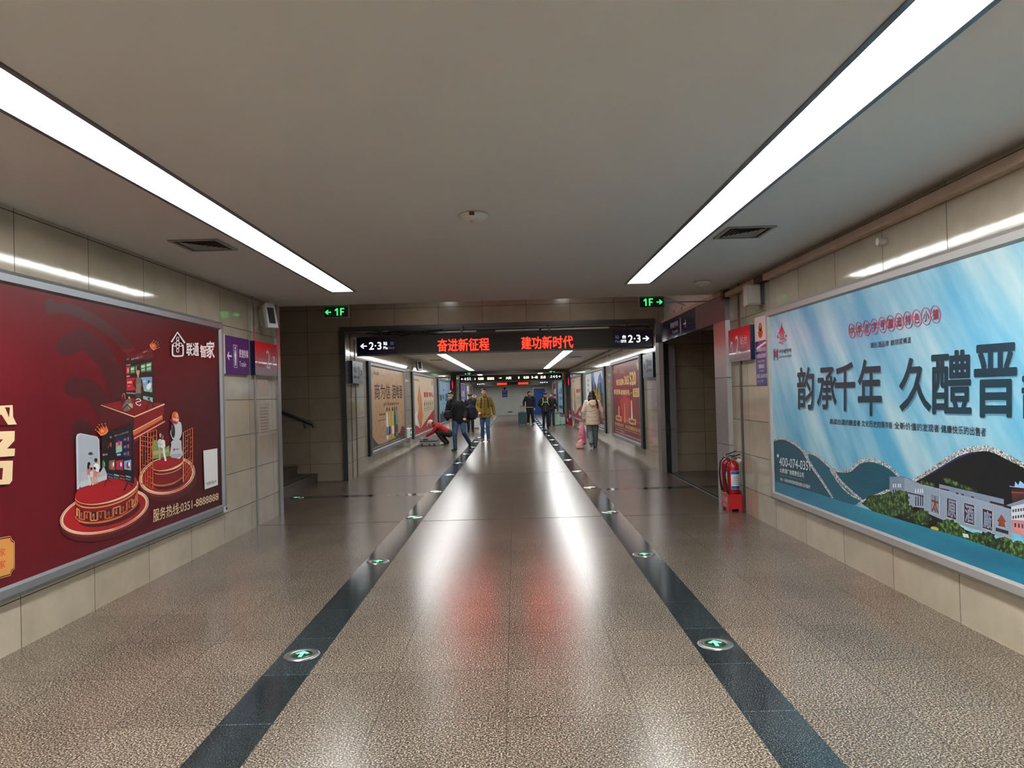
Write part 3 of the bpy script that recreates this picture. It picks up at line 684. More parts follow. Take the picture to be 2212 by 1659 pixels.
# police notice beside the blue billboard
mat('notice_white', 'cfcfd0', 0.35); mat('notice_blue', '2a2a72', 0.3); mat('notice_red', 'd6371c', 0.4); mat('notice_gold', 'e0a030', 0.4)
t = empty('police_notice', (2.9, 8.78, 1.62), 'narrow white and blue police notice between the platform box and the blue billboard', 'notice')
MB().box((XR-0.008, 8.585, 2.145), (XR, 8.98, 2.43), 'notice_white').build('upper_sheet', t)
MB().box((XR-0.008, 8.585, 1.62), (XR, 8.98, 2.143), 'notice_blue').build('lower_sheet', t, 'dark blue sheet with white writing')
mb = MB(); X = XR-0.0095; mb.groups.append((0, 0, 'emblem'))
mb.lathe((X, 8.78, 2.30), [(0, 0), (0.055, 0), (0.055, -.001), (0, -.001)], 'dark', axis='x', n=20)
mb.lathe((X-.001, 8.78, 2.31), [(0, 0), (0.04, 0), (0.04, -.001), (0, -.001)], 'notice_red', axis='x', n=20)
mb.lathe((X-.002, 8.78, 2.31), [(0.014, 0), (0.026, 0), (0.026, -.001), (0.014, -.001)], 'notice_gold', axis='x', n=20)
mb.prism([(X-.001, 8.86, 2.26), (X-.001, 8.70, 2.26), (X-.001, 8.72, 2.20), (X-.001, 8.78, 2.175), (X-.001, 8.84, 2.20)], (-.001, 0, 0), 'notice_red')
mb.groups.append((len(mb.f), len(mb.v), 'white_stripe')); mb.prism([(X, 8.93, 2.075), (X, 8.60, 2.13), (X, 8.60, 2.105), (X, 8.93, 2.05)], (-.001, 0, 0), 'white')
RT('太原铁路公安处', 8.96, 8.61, 2.02, 2.07, 'letter_white', 0.02); RT('太原站派出所', 8.96, 8.61, 1.945, 1.995, 'letter_white', 0.02)
RT('POLICE STATION', 8.9, 8.66, 1.895, 1.915, 'letter_white'); RT('报警电话', 8.88, 8.68, 1.82, 1.87, 'letter_white', .02); RT('ALARM TEL', 8.85, 8.7, 1.785, 1.80, 'letter_white')
RT('0351-2610110', 8.95, 8.6, 1.71, 1.755, 'letter_white', .02); RT('24小时', 8.95, 8.72, 1.65, 1.69, 'sign_dim')
build_groups(mb, t)
# speakers
mat('speaker_grey', 'b5b0a8', 0.5); mat('grille', '3a3a40', 0.6)
t = empty('wall_speaker', (2.8, 8.8, 2.7), 'pale box speaker high on the right wall beside the near ceiling', 'speaker')
mb = MB(); mb.prism([(2.705, 8.60, 2.555), (2.865, 8.62, 2.555), (2.87, 8.80, 2.555), (2.72, 8.80, 2.555)], (0, 0, 0.235), 'speaker_grey'); mb.build('housing', t)
MB().box((2.87, 8.62, 2.56), (2.91, 8.8, 2.80), 'steel_dark').build('bracket', t)
MB().prism([(2.712, 8.597, 2.575), (2.858, 8.616, 2.575), (2.858, 8.616, 2.775), (2.712, 8.597, 2.775)], (0, -0.003, 0), 'offwhite').build('grille', t)
t = empty('wall_speaker', (-3.2, 9.8, 2.7), 'white speaker with a dark grille on a bracket at the left wall corner', 'speaker')
def spk(t, c, rz, rx, s=1):
    R_ = Matrix.Rotation(radians(rz), 3, 'Z') @ Matrix.Rotation(radians(rx), 3, 'X'); c = Vector(c)
    def pr_(mb, pts, d, m): mb.prism([c+R_ @ (Vector(p)*s) for p in pts], R_ @ (Vector(d)*s), m)
    mb = MB(); pr_(mb, [(-.075, -.05, -.15), (.075, -.05, -.15), (.075, -.05, .12), (.05, -.05, .15), (-.05, -.05, .15), (-.075, -.05, .12)], (0, .04, 0), 'white')
    pr_(mb, [(-.07, -.01, -.14), (.07, -.01, -.14), (.07, -.01, .13), (-.07, -.01, .13)], (0, .05, 0), 'speaker_grey')
    pr_(mb, [(-.05, .04, -.1), (.05, .04, -.1), (.05, .04, .1), (-.05, .04, .1)], (0, .06, 0), 'offwhite'); mb.build('housing', t)
    mb = MB(); pr_(mb, [(-.045, -.053, -.10), (.045, -.053, -.10), (.045, -.053, .09), (-.045, -.053, .09)], (0, .003, 0), 'grille'); mb.build('grille', t, 'dark grille')
spk(t, (-3.19, 9.72, 2.70), 58, -12, 1.12)
MB().tube([(-3.33, 10.0, 2.83), (-3.27, 9.93, 2.84), (-3.19, 9.86, 2.76)], 0.014, 'steel').build('bracket', t)
t = empty('wall_speaker', (-3.2, 24.8, 2.6), 'small speaker high on the left wall above the cream poster', 'speaker')
spk(t, (-3.14, 24.6, 2.62), 35, -14, 1.2); MB().tube([(-3.29, 24.9, 2.74), (-3.16, 24.65, 2.7)], 0.014, 'steel').build('bracket', t)

# ------------------------------------------------------------------ floor lights
mat('disc_steel', 'b9bbbc', 0.22, metal=0.9); mat('disc_green', '0b3d22', 0.2, coat=0.5); mat('disc_arrow', '62f7a8', 0.4, emit=1.3)
t0 = empty('floor_light', (0, 0, 0), 'x', 'floor light')
MB().lathe((0, 0, 0), [(0.112, 0.0), (0.109, 0.004), (0.1, 0.006), (0.085, 0.007), (0.07, 0.005), (0.066, 0.004), (0, 0.004)], 'disc_steel', n=40).build('ring', t0)
MB().lathe((0, 0, 0), [(0.066, 0.0045), (0.06, 0.0056), (0, 0.0056)], 'disc_green', n=32).build('lens', t0, 'dark green lens')
MB().prism([(a*.055, b*.055, 0.0058) for a, b in [(-.2, -.95), (.2, -.95), (.2, .3), (.5, .0), (.8, .22), (0, .98), (-.8, .22), (-.5, .0), (-.2, .3)]], (0, 0, .0006), 'disc_arrow').build('arrow', t0, 'glowing green arrow')
MB().add([(sx*.098*cos(a), .098*sin(a)*sx, .0066) for sx in (1,) for a in (0, .1, .2)], [(0, 1, 2)], 'dark').build('screw', t0)
KIDS = list(t0.children)
ORD = ['nearest', 'second', 'third', 'fourth', 'fifth', 'sixth']
def disc(x, y, label, first=[True], rz=0, group=None):
    if first[0]: r = t0; first[0] = False
    else:
        r = t0.copy(); COL.objects.link(r)
        for ch in KIDS: c = ch.copy(); COL.objects.link(c); c.parent = r
    r.location = (x, y, 0); r.rotation_euler = (0, 0, rz); r['label'] = label; r['category'] = 'floor light'; r['group'] = group or 'guide lights in the floor'
for sd, x in (('left', -1.382), ('right', 1.211)):
    for k in range(20):
        if k < 6: lb = '%s round green arrow light set in the %s black floor stripe' % (ORD[k], sd); g_ = 'near guide lights in the %s stripe' % sd
        else: lb = 'far small guide light in the %s black floor stripe, among the people or beyond' % sd; g_ = 'far guide lights in the %s stripe' % sd
        disc(x, 4.703+2.604*k, lb, group=g_)
disc(-3.62, 12.235, 'round green arrow light in the black cross stripe by the stairs', rz=radians(90), group='guide light by the stairs')

# ------------------------------------------------------------------ fire extinguishers
mat('fire_red', 'a3101a', 0.25, coat=0.5); mat('fire_box', 'b01820', 0.4); mat('label_white', 'd8dce4', 0.4); mat('label_blue', '1f4f9a', 0.4)
mat('yellow', 'd7c83c', 0.5); mat('brass', 'b09050', 0.3, metal=0.8); mat('rubber', '0b0b0e', 0.45)
def extinguisher(x, y, z, label, tag_=True, h=0.46, r=0.076):
    t = empty('fire_extinguisher', (x, y, z), label, 'fire extinguisher', 'fire extinguishers by the right portal')
    MB().lathe((x, y, z), [(0, 0), (r*.9, 0), (r, .012), (r, h*.82), (r*.93, h*.88), (r*.7, h*.945), (r*.35, h*.985), (r*.3, h), (0, h)], 'fire_red').build('cylinder', t)
    cyl_ = t.children[-1] if len(t.children) == 1 else [o for o in t.children if o.name.startswith('cylinder')][0]
    mb = MB(); N = 16
    def band(a0, a1, z0, z1, m, rr):
        vs = []; fs = []
        for i in range(N+1):
            a = radians(a0+(a1-a0)*i/N); vs += [(x+rr*cos(a), y+rr*sin(a), z0), (x+rr*cos(a), y+rr*sin(a), z1)]
        mb.add(vs, [(2*i, 2*i+2, 2*i+3, 2*i+1) for i in range(N)], m, True)
    band(-128, -20, z+h*.20, z+h*.72, 'label_white', r+.0008); band(-125, -23, z+h*.62, z+h*.71, 'label_blue', r+.0014); band(-125, -23, z+h*.21, z+h*.29, 'label_blue', r+.0014)
    for k in range(5): band(-118+k*3, -30-k*5, z+h*(.34+.05*k), z+h*(.352+.05*k), 'letter_grey', r+.0016)
    mb.build('label', cyl_, 'white and blue instruction label')
    mb = MB(); mb.cyl((x, y, z+h), (x, y, z+h+.035), .022, 'brass'); mb.cyl((x-.02, y-.02, z+h+.02), (x-.02, y-.045, z+h+.02), .018, 'steel'); mb.build('valve', t)
    mb = MB(); mb.tube([(x-.02, y, z+h+.04), (x+.04, y, z+h+.06), (x+.13, y, z+h+.09)], .007, 'rubber', 8); mb.tube([(x-.01, y, z+h+.03), (x+.05, y, z+h+.028), (x+.1, y, z+h+.03)], .006, 'rubber', 8); mb.build('handle', t)
    MB().tube([(x, y-.01, z+h+.02), (x-.05, y-.02, z+h+.01), (x-.1, y-.03, z+h-.05), (x-.115, y-.035, z+h*.6), (x-.1, y-.035, z+h*.25), (x-.085, y-.035, z+.04)], [.01, .011, .011, .011, .012, .015], 'rubber', 10).build('hose', t)
    MB().lathe((x, y, z), [(r*1.02, .0), (r*1.03, .006), (r*1.02, .014)], 'yellow').build('base_ring', t)
    if tag_: MB().prism([(x+.03, y-.05, z+h+.0), (x+.075, y-.055, z+h-.03), (x+.1, y-.055, z+h+.01), (x+.055, y-.05, z+h+.035)], (0, -.002, 0), 'notice_white').build('inspection_tag', t)
    return t
def ext_box(x0, x1, y0, y1, h, label, grp='fire extinguisher boxes'):
    t = empty('extinguisher_box', ((x0+x1)/2, (y0+y1)/2, 0), label, 'extinguisher box', grp)
    mb = MB(); w_ = .006; f = .035
    mb.box((x0, y0, f), (x1, y0+w_, h), 'fire_box'); mb.box((x0, y1-w_, f), (x1, y1, h), 'fire_box'); mb.box((x0, y0+w_, f), (x0+w_, y1-w_, h), 'fire_box'); mb.box((x1-w_, y0+w_, f), (x1, y1-w_, h), 'fire_box')
    mb.box((x0+w_, y0+w_, f), (x1-w_, y1-w_, f+w_), 'fire_box')
    for X_ in (x0, x1-.05):
        for Y_ in (y0, y1-.05): mb.prism([(X_, Y_, f), (X_+.05, Y_, f), (X_+.043, Y_, 0), (X_+.007, Y_, 0)], (0, .05, 0), 'fire_box')
    mb.build('box', t)
    mb = MB(); text3(mb, '灭火器', (x0-.001, y1-.05, h*.5), (x0-.001, y0+.05, h*.5), (x0-.001, y1-.05, h*.82), 'letter_white'); text3(mb, '119', (x0-.001, y1-.1, h*.25), (x0-.001, y0+.1, h*.25), (x0-.001, y1-.1, h*.42), 'letter_white'); build_groups(mb, t)
    return t
ext_box(2.715, 2.895, 9.68, 10.0, 0.225, 'red metal fire extinguisher box standing on the floor by the right portal')
extinguisher(2.815, 9.775, 0.195, 'front red fire extinguisher with a white tag, in the near red box')
extinguisher(2.785, 9.925, 0.215, 'rear red fire extinguisher half hidden behind the front one', False)
MB_ = MB().box((2.72, 9.985, 0.225), (2.79, 9.995, 0.24), 'yellow')
ext_box(2.60, 2.80, 37.0, 37.25, 0.26, 'far small red extinguisher box by the right wall at the second crossing', 'far extinguisher box')
extinguisher(2.70, 37.12, 0.2, 'far red fire extinguisher by the second crossing', False, .5, .085)
extinguisher(2.62, 37.45, 0.0, 'far red fire extinguisher standing behind the far red box', False, .5, .085)

# ------------------------------------------------------------------ bits on the end wall and walls
d1 = struct(MB().box((1.42, 57.34, 0), (2.30, 57.4, 1.98), mat('door_blue', '1d4fae', 0.4)).build('door_1'))
MB().box((1.50, 57.3, 0.9), (1.54, 57.34, 1.1), 'steel').build('door_handle', None).parent = d1
mb = MB(); mb.box((1.36, 57.33, 0), (1.42, 57.4, 2.04), 'steel'); mb.box((2.30, 57.33, 0), (2.36, 57.4, 2.04), 'steel'); mb.box((1.42, 57.33, 1.98), (2.30, 57.4, 2.04), 'steel'); o = mb.build('door_frame'); o.parent = d1
t = empty('wall_notice', (-0.78, 57.38, 1.4), 'small blue notice with a pale border on the grey end wall', 'notice')
MB().box((-1.04, 57.385, 1.33), (-0.54, 57.4, 1.93), 'notice_white').build('border', t); MB().box((-1.0, 57.38, 1.37), (-0.58, 57.386, 1.89), mat('nb', '1e3f86', 0.4)).build('sheet', t)
mb = MB(); text3(mb, '温馨提示', (-.92, 57.378, 1.76), (-.66, 57.378, 1.76), (-.92, 57.378, 1.82), 'letter_white'); text3(mb, '旅客通道', (-.95, 57.378, 1.5), (-.63, 57.378, 1.5), (-.95, 57.378, 1.56), 'letter_white'); build_groups(mb, t)
tag(MB().ell((-0.79, 57.36, 2.03), (.09, .05, .08), 'black').build('wall_bell'), 'small round black device above the blue notice on the end wall', 'device')
tag(MB().box((-0.6, 57.38, .2), (-.25, 57.4, .26), 'dark').build('wall_socket'), 'small dark socket strip low on the end wall', 'socket')
t = empty('emergency_light', (-3.25, 22.7, 0.38), 'low white emergency light with a green face between the beige and cream posters', 'emergency light')
MB().box((XL2, 22.3, 0.37), (XL2+.07, 23.1, 0.64), 'white').build('housing', t); MB().box((XL2+.07, 22.72, 0.40), (XL2+.074, 23.06, 0.61), 'exit_dark').build('face', t)
mb = MB(); arr_yz(mb, XL2+.0755, 22.89, .505, .1, 0, 'exit_green'); mb.build('arrow', t, 'glowing green arrow')
mat('paper', 'b5aa9a', 0.3)
t = empty('paper_notice', (XL, 9.9, 1.3), 'faint paper notice taped on the tiles below the left platform box', 'notice')
MB().box((XL, 9.68, 1.14), (XL+.0015, 10.08, 1.58), 'paper').build('sheet', t)
mb = MB()
for k in range(9): mb.box((XL+.0015, 9.72, 1.18+.04*k), (XL+.0018, 10.04-.02*(k % 3), 1.19+.04*k), 'letter_grey')
mb.build('writing', t)
tag(MB().box((XL, 9.66, 1.66), (XL+.0015, 10.06, 1.88), 'paper').build('paper_notice'), 'blank pale sheet on the tiles just under the left platform box', 'notice')
# ------------------------------------------------------------------ framed billboards
def frame_mb(X, sg, y0, y1, z0, z1, wd, th, m, lip=0.012):
    mb = MB(); xo = X+sg*th
    def bar(pts): mb.prism(pts, (0, 0, 0), m)
    prof = [(0, 0), (th*.55, 0), (th, wd*.3), (th, wd*.82), (th*.35, wd)]   # (height over wall, inward)
    def ringpt(h_, i_): return [(X+sg*h_, y0+i_, z0+i_), (X+sg*h_, y1-i_, z0+i_), (X+sg*h_, y1-i_, z1-i_), (X+sg*h_, y0+i_, z1-i_)]
    vs = [p for h_, i_ in prof for p in ringpt(h_, i_)]; n = len(prof)
    mb.add(vs, [(a*4+k, a*4+(k+1) % 4, (a+1)*4+(k+1) % 4, (a+1)*4+k) for a in range(n-1) for k in range(4)], m)
    return mb

def noise_print(name, c0, c1, c2=None, scale=(1, 1, 1), sc=2.0, detail=6, rough=0.3, grad=None, rot=0, p0=.35, p1=.65, coat=0.15):
    """printed sheet with a mottled motif"""
    m = bpy.data.materials.new(name); m.use_nodes = True; nt = m.node_tree; b = nt.nodes['Principled BSDF']
    g = nd(nt, 'ShaderNodeNewGeometry'); mp = nd(nt, 'ShaderNodeMapping')
    mp.vector_type = 'TEXTURE'; mp.inputs['Scale'].default_value = scale; mp.inputs['Rotation'].default_value = (rot, 0, 0)
    nt.links.new(g.outputs['Position'], mp.inputs[0])
    n = nd(nt, 'ShaderNodeTexNoise'); n.inputs['Scale'].default_value = sc; n.inputs['Detail'].default_value = detail; n.inputs['Roughness'].default_value = .55
    nt.links.new(mp.outputs[0], n.inputs['Vector'])
    r = nd(nt, 'ShaderNodeValToRGB'); e = r.color_ramp.elements; e[0].position = p0; e[0].color = lin(c0); e[1].position = p1; e[1].color = lin(c2 or c1)
    if c2: k = e.new((p0+p1)/2); k.color = lin(c1)
    nt.links.new(n.outputs['Fac'], r.inputs[0]); out = r.outputs[0]
    if grad:   # (axis, from, to, colour, power): print blends into a second ink
        s = nd(nt, 'ShaderNodeSeparateXYZ'); nt.links.new(g.outputs['Position'], s.inputs[0])
        mr = nd(nt, 'ShaderNodeMapRange'); mr.inputs['From Min'].default_value = grad[1]; mr.inputs['From Max'].default_value = grad[2]
        nt.links.new(s.outputs[grad[0]], mr.inputs['Value'])
        mx = nd(nt, 'ShaderNodeMixRGB'); nt.links.new(mr.outputs[0], mx.inputs[0]); nt.links.new(out, mx.inputs[1]); mx.inputs[2].default_value = lin(grad[3]); out = mx.outputs[0]
    nt.links.new(out, b.inputs['Base Color']); b.inputs['Roughness'].default_value = rough; b.inputs['Coat Weight'].default_value = coat; b.inputs['Coat Roughness'].default_value = 0.25; b.inputs['Specular IOR Level'].default_value = 0.5 if coat > .1 else 0.22
    MATS[name] = m; return m

# ================= LEFT: the red billboard
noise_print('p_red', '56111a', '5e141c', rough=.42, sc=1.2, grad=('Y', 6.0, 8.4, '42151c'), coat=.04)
for n_, c_ in dict(p_arc='3c0d14', p_gold='d9a878', p_goldlight='f0cfae', p_cream='ecd0a6', p_white='eef0f2', p_dkred='4a0e14', p_redtop='a01820', p_redmid='7c1219', p_tv='15131b', p_tv2='1b1820',
                   p_green='2f8a48', p_cardred='b81a28', p_skyblue='6fa6cf', p_grey='a9b4bf', p_grey2='c7ced6', p_hair='1b1414', p_skin='c99a80', p_pink='c4737c', p_shirt='d9d9dc', p_trous='cfc8c4', p_sofa='b6bcc6',
                   p_sofag='7c9a50', p_tan='b8a488', p_coat='75685e', p_orange='d2602c', p_copper='c8663f', p_copper2='e39a6c', p_blk='1a1a1e', p_navy='1f2258', p_purple='5a4a9c', p_face2='34343a', p_teal='86c0b0', p_badge='c58a48', p_logo='f4f2f2').items():
    mat(n_, c_, .42, coat=.1)
def billboard(name, X, sg, y0, y1, z0, z1, wd, th, label, m='frame_grey'):
    t = empty(name, (X, (y0+y1)/2, z0), label, 'billboard'); frame_mb(X, sg, y0, y1, z0, z1, wd, th, m).build('frame', t); return t
def sheet(pr, y0, y1, z0, z1, m):
    pr.b = (y0, y1, z0, z1)
    pr.mb.add([(pr.X, y0, z0), (pr.X, y1, z0), (pr.X, y1, z1), (pr.X, y0, z1)], [(0, 1, 2, 3)], m)

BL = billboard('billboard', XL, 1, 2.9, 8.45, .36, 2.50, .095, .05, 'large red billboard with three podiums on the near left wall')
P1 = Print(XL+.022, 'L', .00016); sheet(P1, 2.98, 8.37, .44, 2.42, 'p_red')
R1 = lambda x, y: (x*.2803, 560+y*.2803)
R2_ = lambda x, y: (x*.2803, 900+y*.2803)
# dark signal arcs
P1.strip(smooth_pts([(100, 664), (150, 668), (200, 690), (250, 725), (283, 760)]), 22, 'p_arc', 1)
P1.ellp((108, 661), 10, 18, 'p_arc', 0, lay=1)
P1.strip(smooth_pts([(148, 742), (180, 735), (215, 760), (240, 800), (262, 862)]), 42, 'p_arc', 1); P1.ellp((146, 747), 26, 22, 'p_arc', 0, lay=1)
P1.strip(smooth_pts([(165, 835), (190, 838), (218, 868), (245, 925)]), 40, 'p_arc', 1); P1.ellp((163, 837), 24, 24, 'p_arc', 0, lay=1); P1.ellp((177, 945), 25, 42, 'p_arc', 0, lay=1)
P1.poly([(228, 868), (290, 850), (292, 960), (215, 965)], 'p_arc', 1)
# top table
P1.poly([(218, 875), (285, 860), (354, 872), (290, 900)], 'p_redmid'); P1.poly([(218, 875), (290, 900), (290, 956), (216, 940)], 'p_dkred', P1.k); P1.poly([(290, 900), (354, 873), (352, 915), (290, 956)], 'p_redmid', P1.k)
P1.strip([(218, 875), (290, 900.5), (355, 873)], [1, 2.4, 3], 'p_goldlight')
P1.poly([(286, 932), (350, 898), (352, 905), (289, 941)], 'p_copper'); P1.poly([(288, 944), (356, 908), (356, 913), (290, 950)], 'p_redtop', P1.k)
P1.strip([(286, 932), (350, 898)], 1.6, 'p_goldlight'); P1.strip([(289, 948), (356, 910)], 1.8, 'p_goldlight', P1.k)
# upper television
P1.poly([(269.5, 769), (300, 763), (322, 751), (331, 757), (335, 872), (310, 862), (271, 857)], 'p_tv')
k = P1.k+1
P1.poly([(272, 792), (279.7, 791), (279.9, 808), (272.4, 809)], 'p_cardred', k)
for a, b, c, d, e, f in ((281.3, 290.7, 792, 790.5, 807, 806), (292.5, 300.5, 790, 788.5, 805.5, 804.5), (303.6, 313.9, 787, 785, 804, 803), (315.3, 327, 784, 781.5, 802.5, 802)):
    P1.poly([(a, c), (b, d), (b, f), (a, e)], 'p_green', k); P1.poly([(a+1, c+3), (b-1, d+3), (b-1, d+8), (a+1, c+8)], 'p_white', k+1)
    P1.text('限时特惠', a+1.2, b-1.2, c+4, c+7, d+4, d+7, 'p_green', lay=k+2); P1.text('会员', a+1.5, b-1.5, c+10.5, e-3, d+10.5, f-3, 'p_white', .02, lay=k+2)
P1.text('大屏', 274.3, 277.7, 795, 805, 795, 805, 'p_white', .02, lay=k+1)
P1.text('热门推荐', 273, 281.5, 787.6, 790.6, 786.3, 789.3, 'p_white', lay=k); P1.text('精选影视', 273, 280.5, 811.5, 815, 810.8, 814, 'p_white', lay=k); P1.text('家庭影院精彩推荐', 273, 296, 847, 850.5, 848.5, 852, 'p_grey2', lay=k)
P1.text('首页 电视 少儿', 283, 308, 775, 778.5, 768, 772, 'p_grey2', lay=k); P1.text('5G', 274, 278, 774, 778, 773, 777, 'p_copper2', lay=k); P1.text('会员中心', 309, 318, 760, 763, 756, 759, 'p_grey2', lay=k)
P1.poly([(272.8, 817), (292, 815.5), (292.3, 843), (273.2, 843.7)], 'p_cardred', k); P1.text('亿万好礼', 274.5, 285, 824, 828.5, 823, 828, 'p_white', .02, lay=k+1); P1.text('立即参与', 274.8, 282, 833, 835, 833, 835, 'p_white', lay=k+1)
P1.poly([(304.3, 815.3), (328.2, 814), (328.4, 847.5), (311, 845)], 'p_skyblue', k); P1.poly([(312, 838), (328.4, 838), (328.4, 847.5), (311, 845)], 'p_teal', k+1)
P1.ellp((321, 835), 4.5, 7, 'p_white', 20, lay=k+2); P1.ellp((321, 825), 2.2, 4, 'p_blk', 0, lay=k+2); P1.ellp((324.6, 828.5), 3.5, 2, 'p_cream', 40, lay=k+2); P1.strip([(313, 842), (317, 828)], 2, 'p_skin', k+2)
P1.text('亲子', 309.5, 315, 821.5, 827, 821, 827, 'p_white', .02, lay=k+2)
P1.poly([(309, 855), (329.5, 859), (329.8, 868.8), (309, 862)], 'p_teal', k); P1.ellp((321, 861), 2.2, 3, 'p_hair', lay=k+1)
# standing figure in front of the screen
k = P1.k+3
P1.poly([(292.5, 849), (303.5, 849), (304.5, 861), (292, 860)], 'p_face2', k); P1.poly([(293, 816), (303, 815), (306, 822), (304.5, 850), (292.5, 850), (293.5, 826), (291.3, 820)], 'p_coat', k); P1.strip([(292.5, 819), (288.5, 826), (289, 832), (294, 838)], 3, 'p_hair', k); P1.strip([(305, 820), (307, 832), (304.5, 842)], 2.6, 'p_hair', k)
P1.ellp((297.6, 803), 3.3, 8.5, 'p_skin', 0, lay=k); P1.ellp((298.2, 795), 3.8, 5.5, 'p_hair', 10, lay=k+1); P1.ellp((297.8, 812.5), 1.6, 3.5, 'p_skin', lay=k+1)
for q in range(5): P1.strip([(294.2+q*2, 828), (294+q*2, 849)], .35, 'p_tan', k+1)
P1.strip(smooth_pts([(293.5, 863), (300, 861.5), (303.5, 866), (294, 869), (294.5, 873), (302, 876), (303.5, 872)]), 1.6, 'p_white', k)
# seated figure with bags
P1.poly([(270, 867), (276, 858), (281, 857), (284, 868), (287.5, 872), (286, 882), (277, 887), (268, 889), (263, 882)], 'p_coat', k); P1.ellp((276.5, 858), 3.4, 5.2, 'p_hair', 15, lay=k+1); P1.ellp((278.2, 859), 1.6, 2.8, 'p_skin', 0, lay=k+2)
P1.strip(smooth_pts([(262, 868), (264, 854), (268, 850), (270, 862)]), 1.4, 'p_pink', k); P1.ellp((265, 864), 4, 9, 'p_dkred', 15, lay=k); P1.ellp((281, 877), 5.5, 6, 'p_tan', 0, lay=k+1); P1.strip([(265, 884), (274, 874), (284, 884)], 3, 'p_blk', k+1)
P1.strip([(316, 884), (323, 864), (333, 880)], 2.2, 'p_blk', k); 
def crown(c, s, rot, k):
    cr, sr = cos(radians(rot)), sin(radians(rot)); q = lambda a, b: (c[0]+(a*cr-b*sr)*s, c[1]+(a*sr+b*cr)*s)
    P1.poly([q(*v) for v in [(-10, 6), (-12, -9), (-7, -2), (-5.5, -12), (-1.5, -4), (0, -14), (1.5, -4), (5.5, -12), (7, -2), (12, -9), (10, 6), (4, 8.5), (-4, 8.5)]], 'p_orange', k)
    P1.strip([q(-9, 5), (q(0, 7.5)), q(9, 5)], 2.2*s, 'p_copper2', k+1); P1.poly([q(-6, 2), q(0, -8), q(2, 3)], 'p_copper2', k+1)
    for a, b in ((-12, -10.5), (-5.5, -13.5), (0, -15.5), (5.5, -13.5), (12, -10.5)): P1.ellp(q(a, b), 1.1*s, 1.1*s, 'p_goldlight', lay=k+1, n=10)
crown((331, 748), .78, 52, k+1)
# podium one
def podium(c, a, b, rot, topc, ta, tb, h, k, fret):
    P1.ellp((c[0]+2, c[1]+13), a+1, b+2, 'p_dkred', rot, lay=k); P1.ellp((c[0], c[1]+5), a, b, 'p_redmid', rot, lay=k+1)
    P1.ellp(c, a, b, 'p_redtop', rot, lay=k+2); P1.ring(c, a-1, b-1, 1.6, 'p_goldlight', rot, lay=k+3); P1.ring(c, a-5, b-4, [abs(cos(radians(q*7.5+20)))*3.6+.8 for q in range(49)], 'p_goldlight', rot, lay=k+3)
    P1.ellp((topc[0]+6, topc[1]+h+6), ta, tb, 'p_dkred', rot, lay=k+4)
    cr, sr = cos(radians(rot)), sin(radians(rot)); E = lambda t, dy, s_=1: (topc[0]+ta*s_*cos(radians(t))*cr-tb*s_*sin(radians(t))*sr, topc[1]+dy+ta*s_*cos(radians(t))*sr+tb*s_*sin(radians(t))*cr)
    ts = [180-180*i/36 for i in range(37)]
    P1.poly([E(t, 0) for t in ts]+[E(t, h) for t in ts[::-1]], 'p_redmid', k+5)
    if fret: P1.poly([E(t, 17) for t in ts]+[E(t, h-8) for t in ts[::-1]], 'p_dkred', k+6)
    P1.ellp(topc, ta, tb, 'p_redtop', rot, lay=k+7)
    wd = [1+3.6*max(0, 1-abs(i-24)/16) for i in range(37)]
    P1.strip([E(t, 1) for t in ts], wd, 'p_goldlight', k+8); P1.strip([E(t, 8) for t in ts], 3.6 if fret else 1, 'p_copper', k+8); P1.strip([E(t, 8.5) for t in ts[6:30]], 1.6, 'p_copper2', k+9)
    P1.strip([E(t, h-4) for t in ts], 2.2, 'p_copper', k+8); P1.strip([E(t, h-2) for t in ts[4:24]], .9, 'p_copper2', k+9)
    if fret:
        n_ = 11
        for i in range(n_):
            t0_ = 168-i*14.2; t1_ = t0_-12.2; tm = (t0_+t1_)/2; y0_, y1_ = 17.5, h-8.5; ym = (y0_+y1_)/2; up = i % 2 == 0; cm = 'p_copper' if i % 3 else 'p_copper2'
            ya, yb = (y0_, y1_) if up else (y1_, y0_); w_ = 1.5
            P1.strip([E(t0_, ya), E(t0_, yb)], w_, cm, k+8); P1.strip([E(t1_, ya), E(t1_, yb)], w_, cm, k+8); P1.strip([E(t0_, ya), E(tm, ya), E(t1_, ya)], w_+.6, cm, k+8); P1.strip([E(tm, ya), E(tm, ya+(yb-ya)*.85)], w_*.8, cm, k+8)
            P1.strip([E(t0_-3, ya+(yb-ya)*.25), E(t0_-3, ya+(yb-ya)*.75), E(t0_-5, ya+(yb-ya)*.75), E(t0_-5, ya+(yb-ya)*.5)], w_*.5, cm, k+8)
k = P1.k+8
podium((360, 1027), 62, 40, -14, (361, 1000), 35, 14, 36, k, False)
podium((224, 1105), 99, 45, -15, (228, 1057), 70, 27, 44, k+12, True)
